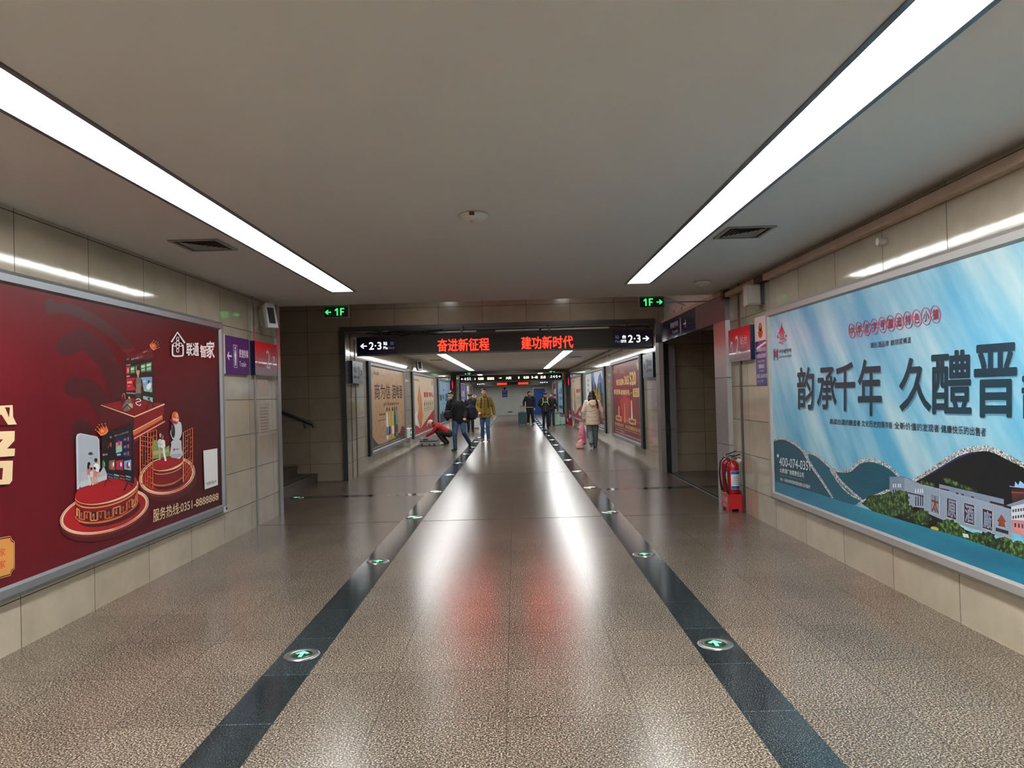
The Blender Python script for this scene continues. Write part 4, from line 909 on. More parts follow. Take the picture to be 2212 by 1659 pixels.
# lattice screens on podium two
def lattice(x0, x1, yt0, yb0, yt1, yb1, k, cols, rows):
    for i in range(cols+1):
        u = i/cols; x = x0+(x1-x0)*u; P1.strip([(x, yt0+(yt1-yt0)*u), (x, yb0+(yb1-yb0)*u)], 1.9 if i in (0, cols) else 1.1, 'p_copper' if i else 'p_copper2', k)
    rnd = random.Random(cols*7+rows)
    for j in range(rows+1):
        v = j/rows
        for i in range(cols):
            if j in (0, rows) or rnd.random() < .62:
                u0, u1 = i/cols, (i+1)/cols; f = lambda u: (x0+(x1-x0)*u, (yt0+(yt1-yt0)*u)*(1-v)+(yb0+(yb1-yb0)*u)*v); P1.strip([f(u0), f(u1)], 1.5, 'p_copper', k)
kk = k+26
lattice(318, 337, 934, 995, 929, 985, k+11, 3, 5)
P1.poly([(325, 965), (332, 950), (338, 952), (339, 968), (357, 966), (364, 962), (366, 985), (327, 992)], 'p_sofag', kk); P1.poly([(329, 975), (362, 970), (363, 977), (330, 983)], 'p_tan', kk+1)
P1.poly([(338.5, 953), (342, 948.5), (347, 948.5), (347.5, 967), (340, 968)], 'p_shirt', kk+1); P1.poly([(347, 951), (350, 949), (354.5, 952), (355.5, 964), (352, 969), (347.5, 967)], 'p_white', kk+1); P1.strip([(341, 957), (345, 961), (350, 959)], 1.3, 'p_skin', kk+3); P1.strip([(342, 966), (343, 980), (343, 994)], 4, 'p_tan', kk+2); P1.strip([(351, 966), (353, 980), (356, 996)], 4.2, 'p_white', kk+2)
P1.ellp((344.6, 941), 2.4, 4.2, 'p_skin', lay=kk+3); P1.ellp((349, 943.5), 2.2, 4.0, 'p_skin', lay=kk+3); P1.ellp((344.4, 938.5), 2.3, 2.4, 'p_grey', lay=kk+4); P1.ellp((347.8, 942), 1.6, 4.2, 'p_hair', lay=kk+4)
# white home device with a cap
P1.poly([(368, 955), (390, 952), (391.5, 985), (386, 991), (371, 989)], 'p_white', kk+1); P1.poly(smooth_pts([(371, 913), (368, 925), (366, 935), (370, 947), (376, 951), (386, 948), (391, 935), (390, 916), (386, 911)]), 'p_grey2', kk+2)
P1.poly(smooth_pts([(370, 952), (387, 950), (391, 970), (393, 982), (387, 988), (374, 989), (366, 985), (367, 968)]), 'p_grey2', kk+2); P1.poly([(366, 982), (392, 979), (391, 986), (380, 990), (369, 989)], 'p_grey', kk+3)
P1.ellp((371.8, 930), 4.6, 16, 'p_blk', -4, lay=kk+3); P1.strip([(370, 918), (369, 932)], .8, 'p_skyblue', kk+4)
P1.ellp((377, 903), 8, 14, 'p_orange', -5, lay=kk+3); P1.ellp((372.5, 910), 8, 3.6, 'p_redtop', 25, lay=kk+4); P1.text('7天自带', 371, 384.5, 902.5, 909.5, 904.5, 911.5, 'p_white', .03, lay=kk+6); P1.ellp((380, 897), 3, 6, 'p_copper2', -5, lay=kk+4)
P1.ellp((374.5, 971.5), 1.6, 3, 'p_cardred', lay=kk+4); P1.text('中国联通', 377.5, 384.5, 969, 972.5, 968, 971.5, 'p_blk', lay=kk+4)
lattice(301, 328, 941, 1043, 946, 1056, kk+6, 5, 10); lattice(394, 414, 934, 1042, 924, 1010, kk+6, 4, 9)
# router, sofa family, lower television
kk = k+34
P1.poly([(161.5, 945), (164, 938), (171, 935.8), (207, 943), (212, 950), (214, 1012), (176, 1040), (168, 1056), (163.5, 1058)], 'p_grey2', kk); P1.poly([(166, 946), (171, 938), (206, 944.5), (210, 950), (212, 1010), (168, 1046)], 'p_grey', kk+1)
for q in range(8): a = radians(-160+q*20); P1.ellp((193.3+3.2*cos(a), 983+4*sin(a)), .9, 3.2, 'p_face2', q*20-70, lay=kk+2, n=12)
P1.text('HUAWEI', 190, 197, 988.4, 990, 988.8, 990.4, 'p_face2', lay=kk+2)
P1.poly([(217, 950), (221, 935), (245, 929), (284.5, 911.5), (288, 1045), (262, 1036), (217, 1031)], 'p_tv', kk)
P1.poly([(247, 946), (261.5, 943), (262, 986), (247, 987)], 'p_navy', kk+1); P1.poly([(247.7, 957), (261, 953), (261.4, 975), (248.3, 979)], 'p_teal', kk+2); P1.ellp((250.5, 961), 2, 6, 'p_pink', lay=kk+3); P1.ellp((255, 957), 2.3, 6, 'p_cardred', lay=kk+3); P1.ellp((259.5, 960), 1.8, 6, 'p_pink', lay=kk+3)
P1.text('跨年', 250.5, 258.5, 980.5, 984.8, 979.5, 984, 'p_white', .02, lay=kk+3)
for q in range(3):
    y_ = 943+q*15.6; P1.poly([(264, y_+2), (281, y_-2.5), (281.3, y_+11), (264.3, y_+13)], 'p_navy', kk+1); P1.text('影音', 265, 270.5, y_+4.5, y_+9, y_+3.5, y_+8, 'p_grey2', lay=kk+2); P1.ellp((274.6, y_+5), 1.3, 4.6, 'p_copper', lay=kk+2)
for q, (x0_, x1_, ca, cb) in enumerate(((218.5, 222.5, 'p_green', 'p_green'), (233, 246, 'p_coat', 'p_orange'), (248.5, 263.5, 'p_cardred', 'p_purple'), (266, 281, 'p_skyblue', 'p_cardred'))):
    P1.poly([(x0_, 996), (x1_, 993), (x1_, 1016), (x0_, 1014)], ca, kk+1); P1.ellp(((x0_+x1_)/2+1, 1005), max((x1_-x0_)*.26, .8), 7, cb, lay=kk+2); P1.ellp(((x0_+x1_)/2+3, 1003), max((x1_-x0_)*.12, .5), 5, 'p_white', lay=kk+3)
for q, c_ in enumerate(('p_purple', 'p_teal', 'p_cardred', 'p_skyblue')):
    x_ = 231+q*12.8; y_ = 1022+q*1.6; P1.poly([(x_, y_), (x_+11, y_+3), (x_+11, y_+6), (x_, y_+3)], c_, kk+1); P1.text('视听会员', x_, x_+10.5, y_+6, y_+9.5, y_+8.4, y_+12, 'p_grey', lay=kk+1)
P1.text('首页', 235, 239, 943, 947, 942, 946, 'p_white', lay=kk+1); P1.text('电影 少儿 综艺 体育', 245, 275, 940, 943.5, 931, 935, 'p_grey', lay=kk+1); P1.text('精彩大片', 219.5, 230, 981, 985, 979.5, 983.5, 'p_white', lay=kk+1); P1.strip([(230, 968), (237, 956)], .8, 'p_copper', kk+1); P1.ellp((237.3, 961), 1, 5, 'p_copper', lay=kk+1)
P1.strip([(266, 1060), (274, 1042), (285, 1050)], 2.6, 'p_blk', kk); P1.strip([(223, 1050), (229, 1034), (238, 1041)], 2, 'p_blk', kk)
crown((220, 931), 1.02, -32, kk+2)
kk += 4
P1.poly([(171, 1025), (173, 1018), (186, 1020), (188, 1028), (214, 1020), (222, 1008), (229, 1025), (228, 1036), (200, 1044), (172, 1054)], 'p_sofa', kk); P1.poly([(171, 1040), (228, 1027), (228, 1036), (171, 1054)], 'p_grey2', kk+1)
def sit(x, y, s, shirt, leg, hair, kk):
    P1.poly([(x-5*s, y+8*s), (x-2*s, y+5*s), (x+3*s, y+5*s), (x+6*s, y+9*s), (x+6*s, y+22*s), (x-4*s, y+23*s)], shirt, kk); P1.strip([(x-2*s, y+22*s), (x+1*s, y+34*s), (x+2*s, y+45*s)], 3.4*s, leg, kk+1); P1.strip([(x+4*s, y+22*s), (x+6*s, y+33*s), (x+8*s, y+44*s)], 3.2*s, leg, kk+1)
    P1.ellp((x+.8*s, y), 2.9*s, 4.6*s, 'p_skin', lay=kk+1); P1.ellp((x-.6*s, y-2*s), 3.2*s, 4*s, hair, lay=kk+2)
sit(190, 1004, 1, 'p_pink', 'p_shirt', 'p_hair', kk); P1.ellp((188, 1008), 2.4, 6, 'p_hair', lay=kk+1); sit(205, 996, 1.05, 'p_white', 'p_skin', 'p_hair', kk); sit(195, 1014, .74, 'p_shirt', 'p_skin', 'p_hair', kk+3); sit(202, 1013, .74, 'p_pink', 'p_skin', 'p_hair', kk+3)
# emblem, slogans, hotline
kk = P1.k+1
P1.strip([(368, 739), (381, 718), (397, 741)], 3.6, 'p_logo', kk); P1.strip(smooth_pts([(370.5, 744), (370.5, 765), (374, 769), (381, 769.5), (388, 769), (393, 766), (393, 745)]), 3.2, 'p_logo', kk)
for dx, dy, a, b in ((0, -12, 2.6, 4), (0, -4, 3.2, 3.6), (0, 5, 3.2, 3.6), (0, 13, 2.6, 4), (-6.4, .5, 3, 3.6), (6.4, .5, 3, 3.6)): P1.ring((381.5+dx, 744+dy), a, b, 1.5, 'p_logo', n=20, lay=kk+1)
P1.text('联通', 400, 427.5, 741, 768.5, 740, 770, 'p_logo', .025, lay=kk); P1.text('智', 430, 443.5, 745, 772, 745.5, 772.8, 'p_logo', .025, lay=kk); P1.text('家', 443.5, 461.5, 737, 773, 736, 775, 'p_logo', .025, lay=kk)
P1.text('服务热线:0351-8888888', 328, 470, 1100.5, 1129, 1061, 1081, 'p_cream', .012, lay=kk)
P1.poly([(437, 973.5), (467.4, 968.5), (468.8, 1047.5), (440, 1057.5)], 'p_white', kk); P1.text('中国联通APP', 443.5, 465.5, 1042, 1049.5, 1036, 1043, 'p_blk', lay=kk+1)
# cut slogan at the left edge and the badge
P1.poly([(-60, 880), (24, 875), (25, 901), (33, 917), (8, 918), (-10, 890), (-60, 892)], 'p_cream', kk); P1.poly([(0, 896), (14, 918), (-60, 921), (-60, 900)], 'p_red', kk+1); P1.poly([(7, 880), (13, 894), (16, 902), (18, 880)], 'p_red', kk+1)
P1.poly([(-60, 934), (28.5, 931), (28, 952), (12, 969), (29, 969), (28, 985), (-60, 992)], 'p_cream', kk); P1.poly([(-60, 952), (3, 949), (-8, 962), (-60, 966)], 'p_red', kk+1)
P1.poly([(-60, 998), (24.5, 995), (23, 1038), (17, 1046), (-60, 1050)], 'p_cream', kk); P1.poly([(-60, 1013), (3, 1011), (1, 1036), (-60, 1037)], 'p_red', kk+1)
P1.poly([(-60, 1176), (18, 1162), (20, 1169), (26, 1173), (26, 1227), (20, 1232), (18, 1240), (-60, 1262)], 'p_badge', kk); P1.strip([(-60, 1172), (19, 1158.5), (22, 1166), (27.5, 1170), (27.5, 1229), (22, 1234), (19, 1243), (-60, 1265)], 1.2, 'p_gold', kk)
P1.text('大家', -24, 8.5, 1190, 1206, 1183, 1200, 'p_cardred', lay=kk+1); P1.text('到家', -24, 8.5, 1218, 1234, 1209, 1226, 'p_cardred', lay=kk+1)
P1.mb.build('poster', BL, 'red printed poster with white emblem and cream hotline number')
t = MB().box((XL+.0505, 8.32, .37), (XL+.052, 8.44, .43), 'notice_white').box((XL+.052, 8.38, .385), (XL+.0525, 8.43, .42), 'panel_blue').build('sticker', BL, 'small white and blue sticker')

# ================= RIGHT: the blue billboard
noise_print('p_sky', '4f9fc6', '86bdd6', 'b4d6e2', scale=(1, .38, 2.0), sc=1.15, rough=.4, rot=radians(-38), p0=.34, p1=.68)
noise_print('p_water', '17607e', '1d7795', '2d86a2', scale=(1, 4, .35), sc=1.4, rough=.4)
noise_print('p_foliage', '16241a', '2e4a26', '5d8038', sc=38, detail=3, rough=.5, p0=.4, p1=.66)
def glit(name):
    m = bpy.data.materials.new(name); m.use_nodes = True; nt = m.node_tree; b = nt.nodes['Principled BSDF']
    g = nd(nt, 'ShaderNodeNewGeometry'); v = nd(nt, 'ShaderNodeTexVoronoi'); v.inputs['Scale'].default_value = 130
    nt.links.new(g.outputs['Position'], v.inputs['Vector']); r = nd(nt, 'ShaderNodeValToRGB'); r.color_ramp.interpolation = 'CONSTANT'
    e = r.color_ramp.elements; e[0].color = lin('34363a'); e[1].position = .25; e[1].color = lin('8f9294'); k = e.new(.55); k.color = lin('dcdddc')
    nt.links.new(v.outputs['Color'], r.inputs[0]); nt.links.new(r.outputs[0], b.inputs['Base Color']); b.inputs['Roughness'].default_value = .4; MATS[name] = m
glit('p_glitter')
for n_, c_ in dict(q_ink='0c3040', q_teal='12586e', q_teal2='0e4f64', q_line='0a3546', q_dark='0d1216', q_shadow='5f8ea8', q_red='b02a4e', q_maroon='8c2440', q_text='1a2436', q_white='e9f0f2', q_bld='8b9aae', q_bld2='74839a', q_bldline='5f6e86', q_rust='7c3c2c', q_rustdark='3d2226', q_pinkb='b87a7c', q_whiteb='cdd6e0', q_win='2b2f42', q_cyanroof='8ab0d8', q_navy='142a66', q_yel='b8a030').items():
    mat(n_, c_, .42, coat=.1)
BR = billboard('billboard', XR, -1, 2.7, 8.50, .335, 2.475, .095, .05, 'large pale blue billboard with brush writing on the near right wall', 'frame_light')
P2 = Print(XR-.022, 'R', .00016); sheet(P2, 2.78, 8.42, .415, 2.395, 'p_sky')
F3 = lambda x, y: (1640+x*.2586, 600+y*.2586)
F4 = lambda x, y: (1640+x*.2586, 900+y*.2586)
def F4s(l): return [F4(*q) for q in l]
bot = [(2300, 1300), (1665, 1100)]
# hills
h1 = smooth_pts(F4s([(118, 200), (195, 182), (290, 222), (370, 290), (430, 400), (520, 530), (615, 680)]))
h2 = smooth_pts(F4s([(405, 300), (480, 325), (600, 430), (700, 560), (860, 700)]))
h3 = smooth_pts(F4s([(585, 430), (680, 455), (760, 445), (830, 385), (910, 362), (1000, 380), (1090, 425), (1180, 510)]))
P2.poly(h3+F4s([(1180, 700), (860, 700), (700, 560)]), 'q_teal2', 1); 
for q in range(9): d_ = 26+q*24; P2.strip([(x, y+d_*.2586*(1+.02*i)) for i, (x, y) in enumerate(h3[4+q*2:-1])], .8, 'q_line', 2)
P2.strip(h3, [5+3*sin(pi*i/len(h3)) for i in range(len(h3))], 'p_glitter', 3)
P2.poly(h2+F4s([(800, 740), (610, 690), (430, 420)]), 'q_teal', 4); P2.strip(h2, 5, 'p_glitter', 5); P2.strip(smooth_pts(F4s([(590, 440), (680, 570), (760, 650), (850, 695)])), 3.4, 'p_glitter', 6)
P2.strip(F4s([(820, 735), (900, 690), (1000, 650), (1090, 610)]), 6, 'p_glitter', 3)
P2.poly(h1+F4s([(620, 700), (118, 560)]), 'q_teal2', 7)
for q in range(11): d_ = 16+q*26; P2.strip([(x-q*2.2 if i > 10 else x, y+d_*.2586*(1+.03*i)) for i, (x, y) in enumerate(h1[:-1-q])], .9, 'q_line', 8)
P2.poly(F4s([(122, 330), (160, 310), (440, 370), (440, 600), (124, 520)]), 'q_line', 9) if False else None
P2.strip(h1, [4+2*sin(pi*i/len(h1)) for i in range(len(h1))], 'p_glitter', 10)
mt = smooth_pts([(1971, 1040), (2002, 1022), (2040.8, 997), (2079.6, 976), (2118, 969), (2144, 971.5), (2178, 988), (2230, 1018), (2300, 1080)])
P2.poly(mt+[(2300, 1160), (1975, 1120)], 'q_dark', 4); P2.strip(mt, [7+5*sin(pi*i/len(mt)) for i in range(len(mt))], 'p_glitter', 5)
P2.strip(smooth_pts([(2010, 1024), (2045, 1003), (2085, 983), (2110, 978)]), 3, 'q_navy', 6)
# far trees, works buildings
for x, y, a, b in ((1998, 1044, 12, 6), (2012, 1048, 9, 5), (2050, 1039, 12, 6), (2062, 1045, 10, 5), (2083, 1052, 13, 4), (2100, 1058, 12, 4)): P2.ellp((x, y), a, b, 'p_foliage', 15, lay=7, n=18)
P2.poly(F4s([(1090, 503), (1215, 503), (1215, 745), (1090, 690)]), 'q_bld2', 8); P2.poly(F4s([(1215, 503), (1378, 575), (1378, 765), (1215, 740)]), 'q_bld', 8); P2.strip(F4s([(1090, 503), (1215, 503), (1378, 575)]), 1, 'q_bldline', 9)
for x in (1118, 1136, 1160, 1176): P2.poly(F4s([(x, 610), (x+9, 610), (x+9, 680), (x, 676)]), 'q_win', 9); P2.poly(F4s([(x, 560), (x+9, 560), (x+9, 592), (x, 592)]), 'q_whiteb', 9)
P2.poly(F4s([(1222, 625), (1375, 660), (1375, 672), (1222, 636)]), 'q_win', 9)
for x in (1305, 1325, 1345, 1362): P2.poly(F4s([(x, 665), (x+9, 667), (x+9, 748), (x, 742)]), 'q_win', 9); P2.poly(F4s([(x, 600), (x+8, 603), (x+8, 640), (x, 636)]), 'q_whiteb', 9)
P2.poly(F4s([(1505, 563), (2045, 690), (2045, 760), (1505, 640)]), 'q_bld2', 8); P2.poly(F4s([(1510, 595), (1590, 612), (1590, 622), (1510, 606)]), 'q_rustdark', 9)
P2.poly(F4s([(1260, 770), (1380, 800), (1480, 830), (1480, 860), (1260, 830)]), 'q_whiteb', 8)
wl = F4s([(1373, 568), (1500, 600), (2115, 775), (2118, 1035), (1380, 815)])
P2.poly(wl, 'q_bld', 10)
for q in range(1, 15):
    v = q/15; a = (wl[0][0]*(1-v)+wl[4][0]*v, wl[0][1]*(1-v)+wl[4][1]*v); b = (wl[2][0]*(1-v)+wl[3][0]*v, wl[2][1]*(1-v)+wl[3][1]*v); P2.strip([a, b], .35, 'q_bldline', 11)
for q in range(1, 36):
    u = q/36; a = (wl[0][0]*(1-u)+wl[2][0]*u, wl[0][1]*(1-u)+wl[2][1]*u); b = (wl[4][0]*(1-u)+wl[3][0]*u, wl[4][1]*(1-u)+wl[3][1]*u); P2.strip([a, b], .3, 'q_bldline', 11)
for x, y in ((1645, 632), (1690, 643), (1773, 663)): P2.poly(F4s([(x, y), (x+22, y+5), (x+22, y+18), (x, y+12)]), 'q_rustdark', 12)
P2.poly(F4s([(1930, 703), (2040, 730), (2095, 752), (2040, 750), (1930, 720)]), 'q_rustdark', 12)
for ch, x0_, x1_, yt, yb, sk in (('太', 1435, 1508, 645, 800, 22), ('原', 1572, 1650, 680, 842, 22), ('酒', 1715, 1802, 720, 885, 24), ('廠', 1870, 1952, 768, 932, 24)):
    P2.poly(F4s([(x0_, yt), (x1_, yt+sk), (x1_, yb+sk), (x0_, yb)]), 'q_rustdark' if ch != '太' else 'q_bld2', 12); P2.strip(F4s([(x0_, yb), (x1_, yb+sk), (x1_, yt+sk)]), .8, 'q_whiteb', 13)
    a = F4(x0_+6, yt+8); b = F4(x1_-6, yt+sk+6); c = F4(x0_+6, yb-8); P2.text(ch, a[0], b[0], a[1], c[1], b[1], c[1]+b[1]-a[1], 'q_rust' if ch == '太' else 'q_bld2', .03, lay=14)
P2.poly(F4s([(1990, 872), (2026, 815), (2066, 880), (2050, 885), (2060, 925), (1998, 912), (2005, 880)]), 'q_rust', 12); P2.poly(F4s([(1978, 925), (2085, 955), (2085, 985), (1978, 955)]), 'q_win', 12)
# pink building and pagoda at the edge
P2.poly(F4s([(2050, 745), (2212, 690), (2330, 660), (2330, 700), (2110, 752)]), 'q_bld2', 9); P2.poly(F4s([(2108, 752), (2330, 700), (2330, 880), (2112, 868)]), 'q_whiteb', 11); P2.poly(F4s([(2112, 860), (2330, 880), (2330, 1030), (2116, 965)]), 'q_pinkb', 11)
for yy in (775, 830): 
    for q in range(9): x = 2118+q*22; P2.poly(F4s([(x, yy-q*3), (x+13, yy-q*3-2), (x+13, yy-q*3+24), (x, yy-q*3+24)]), 'q_win', 12)
for q in range(5): x = 2135+q*30; P2.poly(F4s([(x, 888+q*5), (x+14, 890+q*5), (x+14, 925+q*5), (x, 921+q*5)]), 'q_win', 12)
P2.poly(F4s([(2090, 578), (2135, 585), (2140, 540), (2165, 572), (2180, 535), (2230, 575), (2230, 600), (2095, 585)]), 'q_cyanroof', 8); P2.poly(F4s([(2105, 600), (2230, 600), (2230, 715), (2118, 725)]), 'q_rustdark', 8); P2.poly(F4s([(2110, 625), (2230, 630), (2230, 645), (2110, 640)]), 'q_rust', 9)
# foreground trees and the water band
rnd = random.Random(11)
for cx, cy, rx, ry in ((1895, 1087, 24, 20), (1925, 1090, 26, 26), (1945, 1080, 20, 22), (1958, 1105, 16, 16), (1992, 1118, 20, 17), (2048, 1142, 26, 20), (2070, 1150, 16, 14), (2105, 1163, 22, 13), (2130, 1165, 24, 16), (2165, 1178, 26, 18), (2195, 1190, 26, 20), (2225, 1205, 24, 20)):
    pts = []
    for q in range(28): a = 2*pi*q/28; r_ = 1+rnd.uniform(-.14, .14); pts.append((cx+rx*r_*cos(a), cy+ry*r_*sin(a)))
    P2.poly(pts, 'p_foliage', 15)
P2.poly([(1862, 1088), (1880, 1072), (1960, 1090), (2100, 1150), (2212, 1190), (2300, 1230), (2300, 1250), (2212, 1216), (1900, 1112)], 'q_dark', 14)
P2.ellp((2020, 1142), 9, 4, 'q_yel', 15, lay=16); P2.poly([(2080, 1152), (2092, 1154), (2094, 1162), (2082, 1160)], 'q_whiteb', 16)
P2.poly([(1668, 1037), (1751, 1061), (1847, 1092), (1963, 1128), (2079.6, 1162), (2212, 1208), (2330, 1250), (2330, 1340), (1668, 1100)], 'p_water', 18)
# brush characters with soft grey offset print
for ch, x0_, x1_, yt, yb, st_ in (('韵', 318, 460, 742, 1100, 4), ('承', 485, 650, 745, 1100, 4), ('千', 635, 805, 705, 1115, 8), ('年', 827, 1027, 678, 1155, 8), ('久', 1172, 1442, 668, 1115, 0), ('醴', 1440, 1778, 612, 1140, 0), ('晋', 1797, 2160, 555, 1168, 0)):
    a = F3(x0_, yt); b = F3(x1_, yb); sl = -(x1_-x0_)*.02
    P2.text(ch, a[0]+1.3, b[0]+1.3, a[1]+2+2, b[1]+2.5, a[1]+sl+4, b[1]-sl*.2+2.5, 'q_shadow', .022, lay=19); P2.text(ch, a[0], b[0], a[1]+2, b[1], a[1]+sl+2, b[1]-sl*.2, 'q_ink', .022, lay=21)
P2.text('韵', 2208, 2260, 800, 905, 790, 910, 'q_ink', .03, lay=21)
cs = '中华老字号酿造特色小镇'
for q, ch in enumerate(cs):
    u = q/10; x = 1840.6+ (181.2)*(u*.86+u*u*.14); y = 715.2-36*(u*.86+u*u*.14); rx = 6.4+3.8*u; ry = 15.6+3.4*u
    P2.ring((x, y), rx, ry, 1.5, 'q_red', -6, n=28, lay=20); P2.text(ch, x-rx*.66, x+rx*.66, y-ry*.62+1, y+ry*.62+1, y-ry*.62-1, y+ry*.62-1, 'q_maroon', .03, lay=20)
    if q < 10: P2.strip([(x+rx, y-1), (x+rx+3, y-1.6)], 4, 'q_white', 19)
P2.text('铸民酒品牌', 1881, 1920.5, 740, 752.5, 735, 748, 'q_text', .006, lay=20); P2.text('酿琼浆美酒', 1925, 1968.5, 734.5, 747, 727, 741, 'q_text', .006, lay=20)
P2.text('高粱白酒的酿造者·文化历史的保存者·', 1793, 1930, 904, 916, 911, 926, 'q_text', .008, lay=20); P2.text('全新价值的发现者·健康快乐的出售者', 1932, 2131, 911, 926, 923.5, 943, 'q_text', .008, lay=20)
P2.poly([(1680, 722), (1684, 716), (1688, 704), (1688.7, 694), (1689.5, 704), (1693.5, 715), (1697.5, 720), (1693, 719), (1684, 720)], 'q_red', 20); P2.strip([(1684.5, 722), (1694, 721)], 1.2, 'q_maroon', 20)
for x in (1685.5, 1688, 1691, 1693.4): P2.strip([(x, 722), (x, 729)], .8, 'q_maroon', 20)
P2.strip(smooth_pts([(1683, 729), (1688, 732), (1695, 728)]), 1.6, 'q_red', 20); P2.strip([(1684, 734.5), (1697, 732)], 1.2, 'q_red', 20); P2.strip(smooth_pts([(1683, 739), (1697, 736), (1698, 731.5)]), 1.2, 'q_red', 20); P2.strip(smooth_pts([(1683, 741.5), (1691, 741), (1690, 745)]), 1.2, 'q_red', 20)
P2.text('晋', 1679, 1682, 725, 731, 724.5, 730.5, 'q_maroon', .02, lay=20); P2.text('泉', 1697, 1700, 722.5, 728.5, 722, 728, 'q_maroon', .02, lay=20)
P2.strip([(1672, 755), (1680, 753.5), (1680.6, 777), (1672.6, 778.4), (1672, 755)], 1.4, 'q_maroon', 20); P2.text('同', 1673.6, 1679.2, 758, 774, 757, 773, 'q_maroon', .03, lay=20)
P2.text('中华老字号', 1683, 1710, 755.5, 764, 751.5, 761.5, 'q_text', .01, lay=20); P2.text('China Time-honored Brand', 1683, 1710.5, 768, 773.5, 764.6, 770.4, 'q_text', lay=20)
P2.ellp((1681, 984.5), 2, 3.4, 'q_white', lay=20); P2.text('400-074-0351', 1684, 1750.5, 987, 1006, 997, 1017, 'q_white', .0, lay=20); P2.text('太原酒厂有限责任公司', 1685, 1737, 1010.5, 1020, 1021, 1032.5, 'q_white', .012, lay=20)
P2.text('TAIYUAN WINERY LIMITED COMPANY', 1686, 1737, 1024.5, 1026.5, 1037, 1039.4, 'q_bld', lay=20); P2.text('地址：山西省太原市杏花岭区敦化南路小返乡西路9号', 1686, 1750.5, 1031, 1037.5, 1047.5, 1056.5, 'q_white', .008, lay=20)
P2.mb.build('poster', BR, 'pale blue printed poster with teal hills and dark brush characters')

# ================= posters beyond the first crossing
noise_print('r_kraft', 'a98260', 'b9926c', 'c7a37c', sc=9, rough=.35); noise_print('r_cream', 'd3c0a4', 'dccbb0', sc=2, rough=.35)
noise_print('r_maroon', '6a1626', '8c1a28', sc=.9, rough=.35, grad=None); noise_print('r_flame', '9c4a28', 'cc7a48', 'e6b088', scale=(1, .25, 2.4), sc=3, rough=.4)
noise_print('r_blue', '3f8cc0', '7db6d6', 'b3d4e2', scale=(1, .5, 3), sc=1.5, rough=.35); noise_print('r_purple', '4a3a80', '6c5aa4', 'a090c0', sc=1.4, rough=.35)
for n_, c_ in dict(r_brown='3c2a20', r_rust='5c2a20', r_ink='241a18', r_redtxt='c02c24', r_redtri='b01c28', r_gold='e6be7c', r_yel='c8bc40', r_orangeb='d8702c', r_lgold='dcae6c', r_wht='e4e8ec', r_grn='3c9c80', r_rock='2a3038', r_gdrock='a8842e', r_sky2='3f7fc4', r_navy='16324c').items(): mat(n_, c_, .38, coat=.1)
class Flat:
    """print laid out in the poster's own frame: u across (as read), v up, 0..1"""
    def __init__(s, X, sg, y0, y1, z0, z1): s.X, s.sg, s.a, s.b, s.z0, s.z1 = X, sg, (y0 if sg > 0 else y1), (y1 if sg > 0 else y0), z0, z1; s.mb = MB(); s.n = 0
    def p(s, u, v, k): return Vector((s.X+s.sg*(.0006*k+s.n*4e-5), s.a+(s.b-s.a)*u, s.z0+(s.z1-s.z0)*v))
    def poly(s, pts, m, k=1): s.n = (s.n+1) % 12; s.mb.add([s.p(u, v, k) for u, v in pts], [list(range(len(pts)))], m); return s
    def rect(s, u0, v0, u1, v1, m, k=1): return s.poly([(u0, v0), (u1, v0), (u1, v1), (u0, v1)], m, k)
    def ell(s, u, v, a, b, m, k=1, n=24): return s.poly([(u+a*cos(2*pi*i/n), v+b*sin(2*pi*i/n)) for i in range(n)], m, k)
    def text(s, b, u0, u1, v0, v1, m, k=2, off=0.0): s.n = (s.n+1) % 12; text3(s.mb, b, s.p(u0, v0, k), s.p(u1, v0, k), s.p(u0, v1, k), m, off); return s
def poster(X, sg, y0, y1, z0, z1, m, label, th=.09):
    t = billboard('billboard', X, sg, y0, y1, z0, z1, .1, th, label, 'frame_grey')
    MB().box((X, y0-.05, z0), (X+sg*th*.6, y0, z1), 'black').build('side_panel', t, 'dark side of the frame')
    f = Flat(X+sg*th*.4, sg, y0+.09, y1-.09, z0+.09, z1-.09); f.rect(0, 0, 1, 1, m, 0); return t, f
t, f = poster(XL2, 1, 16.58, 21.9, .30, 2.42, 'r_kraft', 'beige poster with five bottles, first on the left beyond the near display board')
f.poly([(0, 0), (1, 0), (1, .12), (.94, .2), (.87, .17), (.82, .1), (.75, .13), (.68, .06), (.3, .045), (.2, .05), (.12, .1), (.05, .17), (0, .2)], 'r_brown'); f.poly([(.78, .02), (1, .06), (1, .17), (.9, .2)], 'r_rust', 2)
f.text('商为信', .12, .54, .60, .80, 'r_ink', 3, .01); f.text('酒唯晋', .60, .95, .60, .80, 'r_ink', 3, .01); f.text('至于至善诚信为本', .34, .82, .515, .555, 'r_rust', 3, .01)
f.text('晋商酒业', .10, .24, .90, .94, 'r_ink', 3); f.text('百年老号', .04, .075, .86, .95, 'r_ink', 3); f.text('敬请品鉴', .22, .38, .40, .43, 'r_rust', 3); f.text('好酒不等闲', .18, .38, .335, .35, 'r_rust', 3)
for q, (u, c_) in enumerate(((.43, 'r_wht'), (.50, 'r_yel'), (.60, 'r_yel'), (.665, 'r_navy'), (.73, 'r_grn'))):
    w_ = .028+.006*(q == 2); f.poly([(u-w_, .08), (u+w_, .08), (u+w_*1.1, .2), (u+w_, .36), (u+w_*.5, .42), (u+w_*.5, .47), (u-w_*.5, .47), (u-w_*.5, .42), (u-w_, .36), (u-w_*1.1, .2)], c_, 3); f.rect(u-w_*.5, .44, u+w_*.5, .49, 'r_ink', 4); f.rect(u-w_, .13, u+w_, .24, ('r_sky2', 'r_ink', 'r_wht', 'r_rust', 'r_navy')[q], 4)
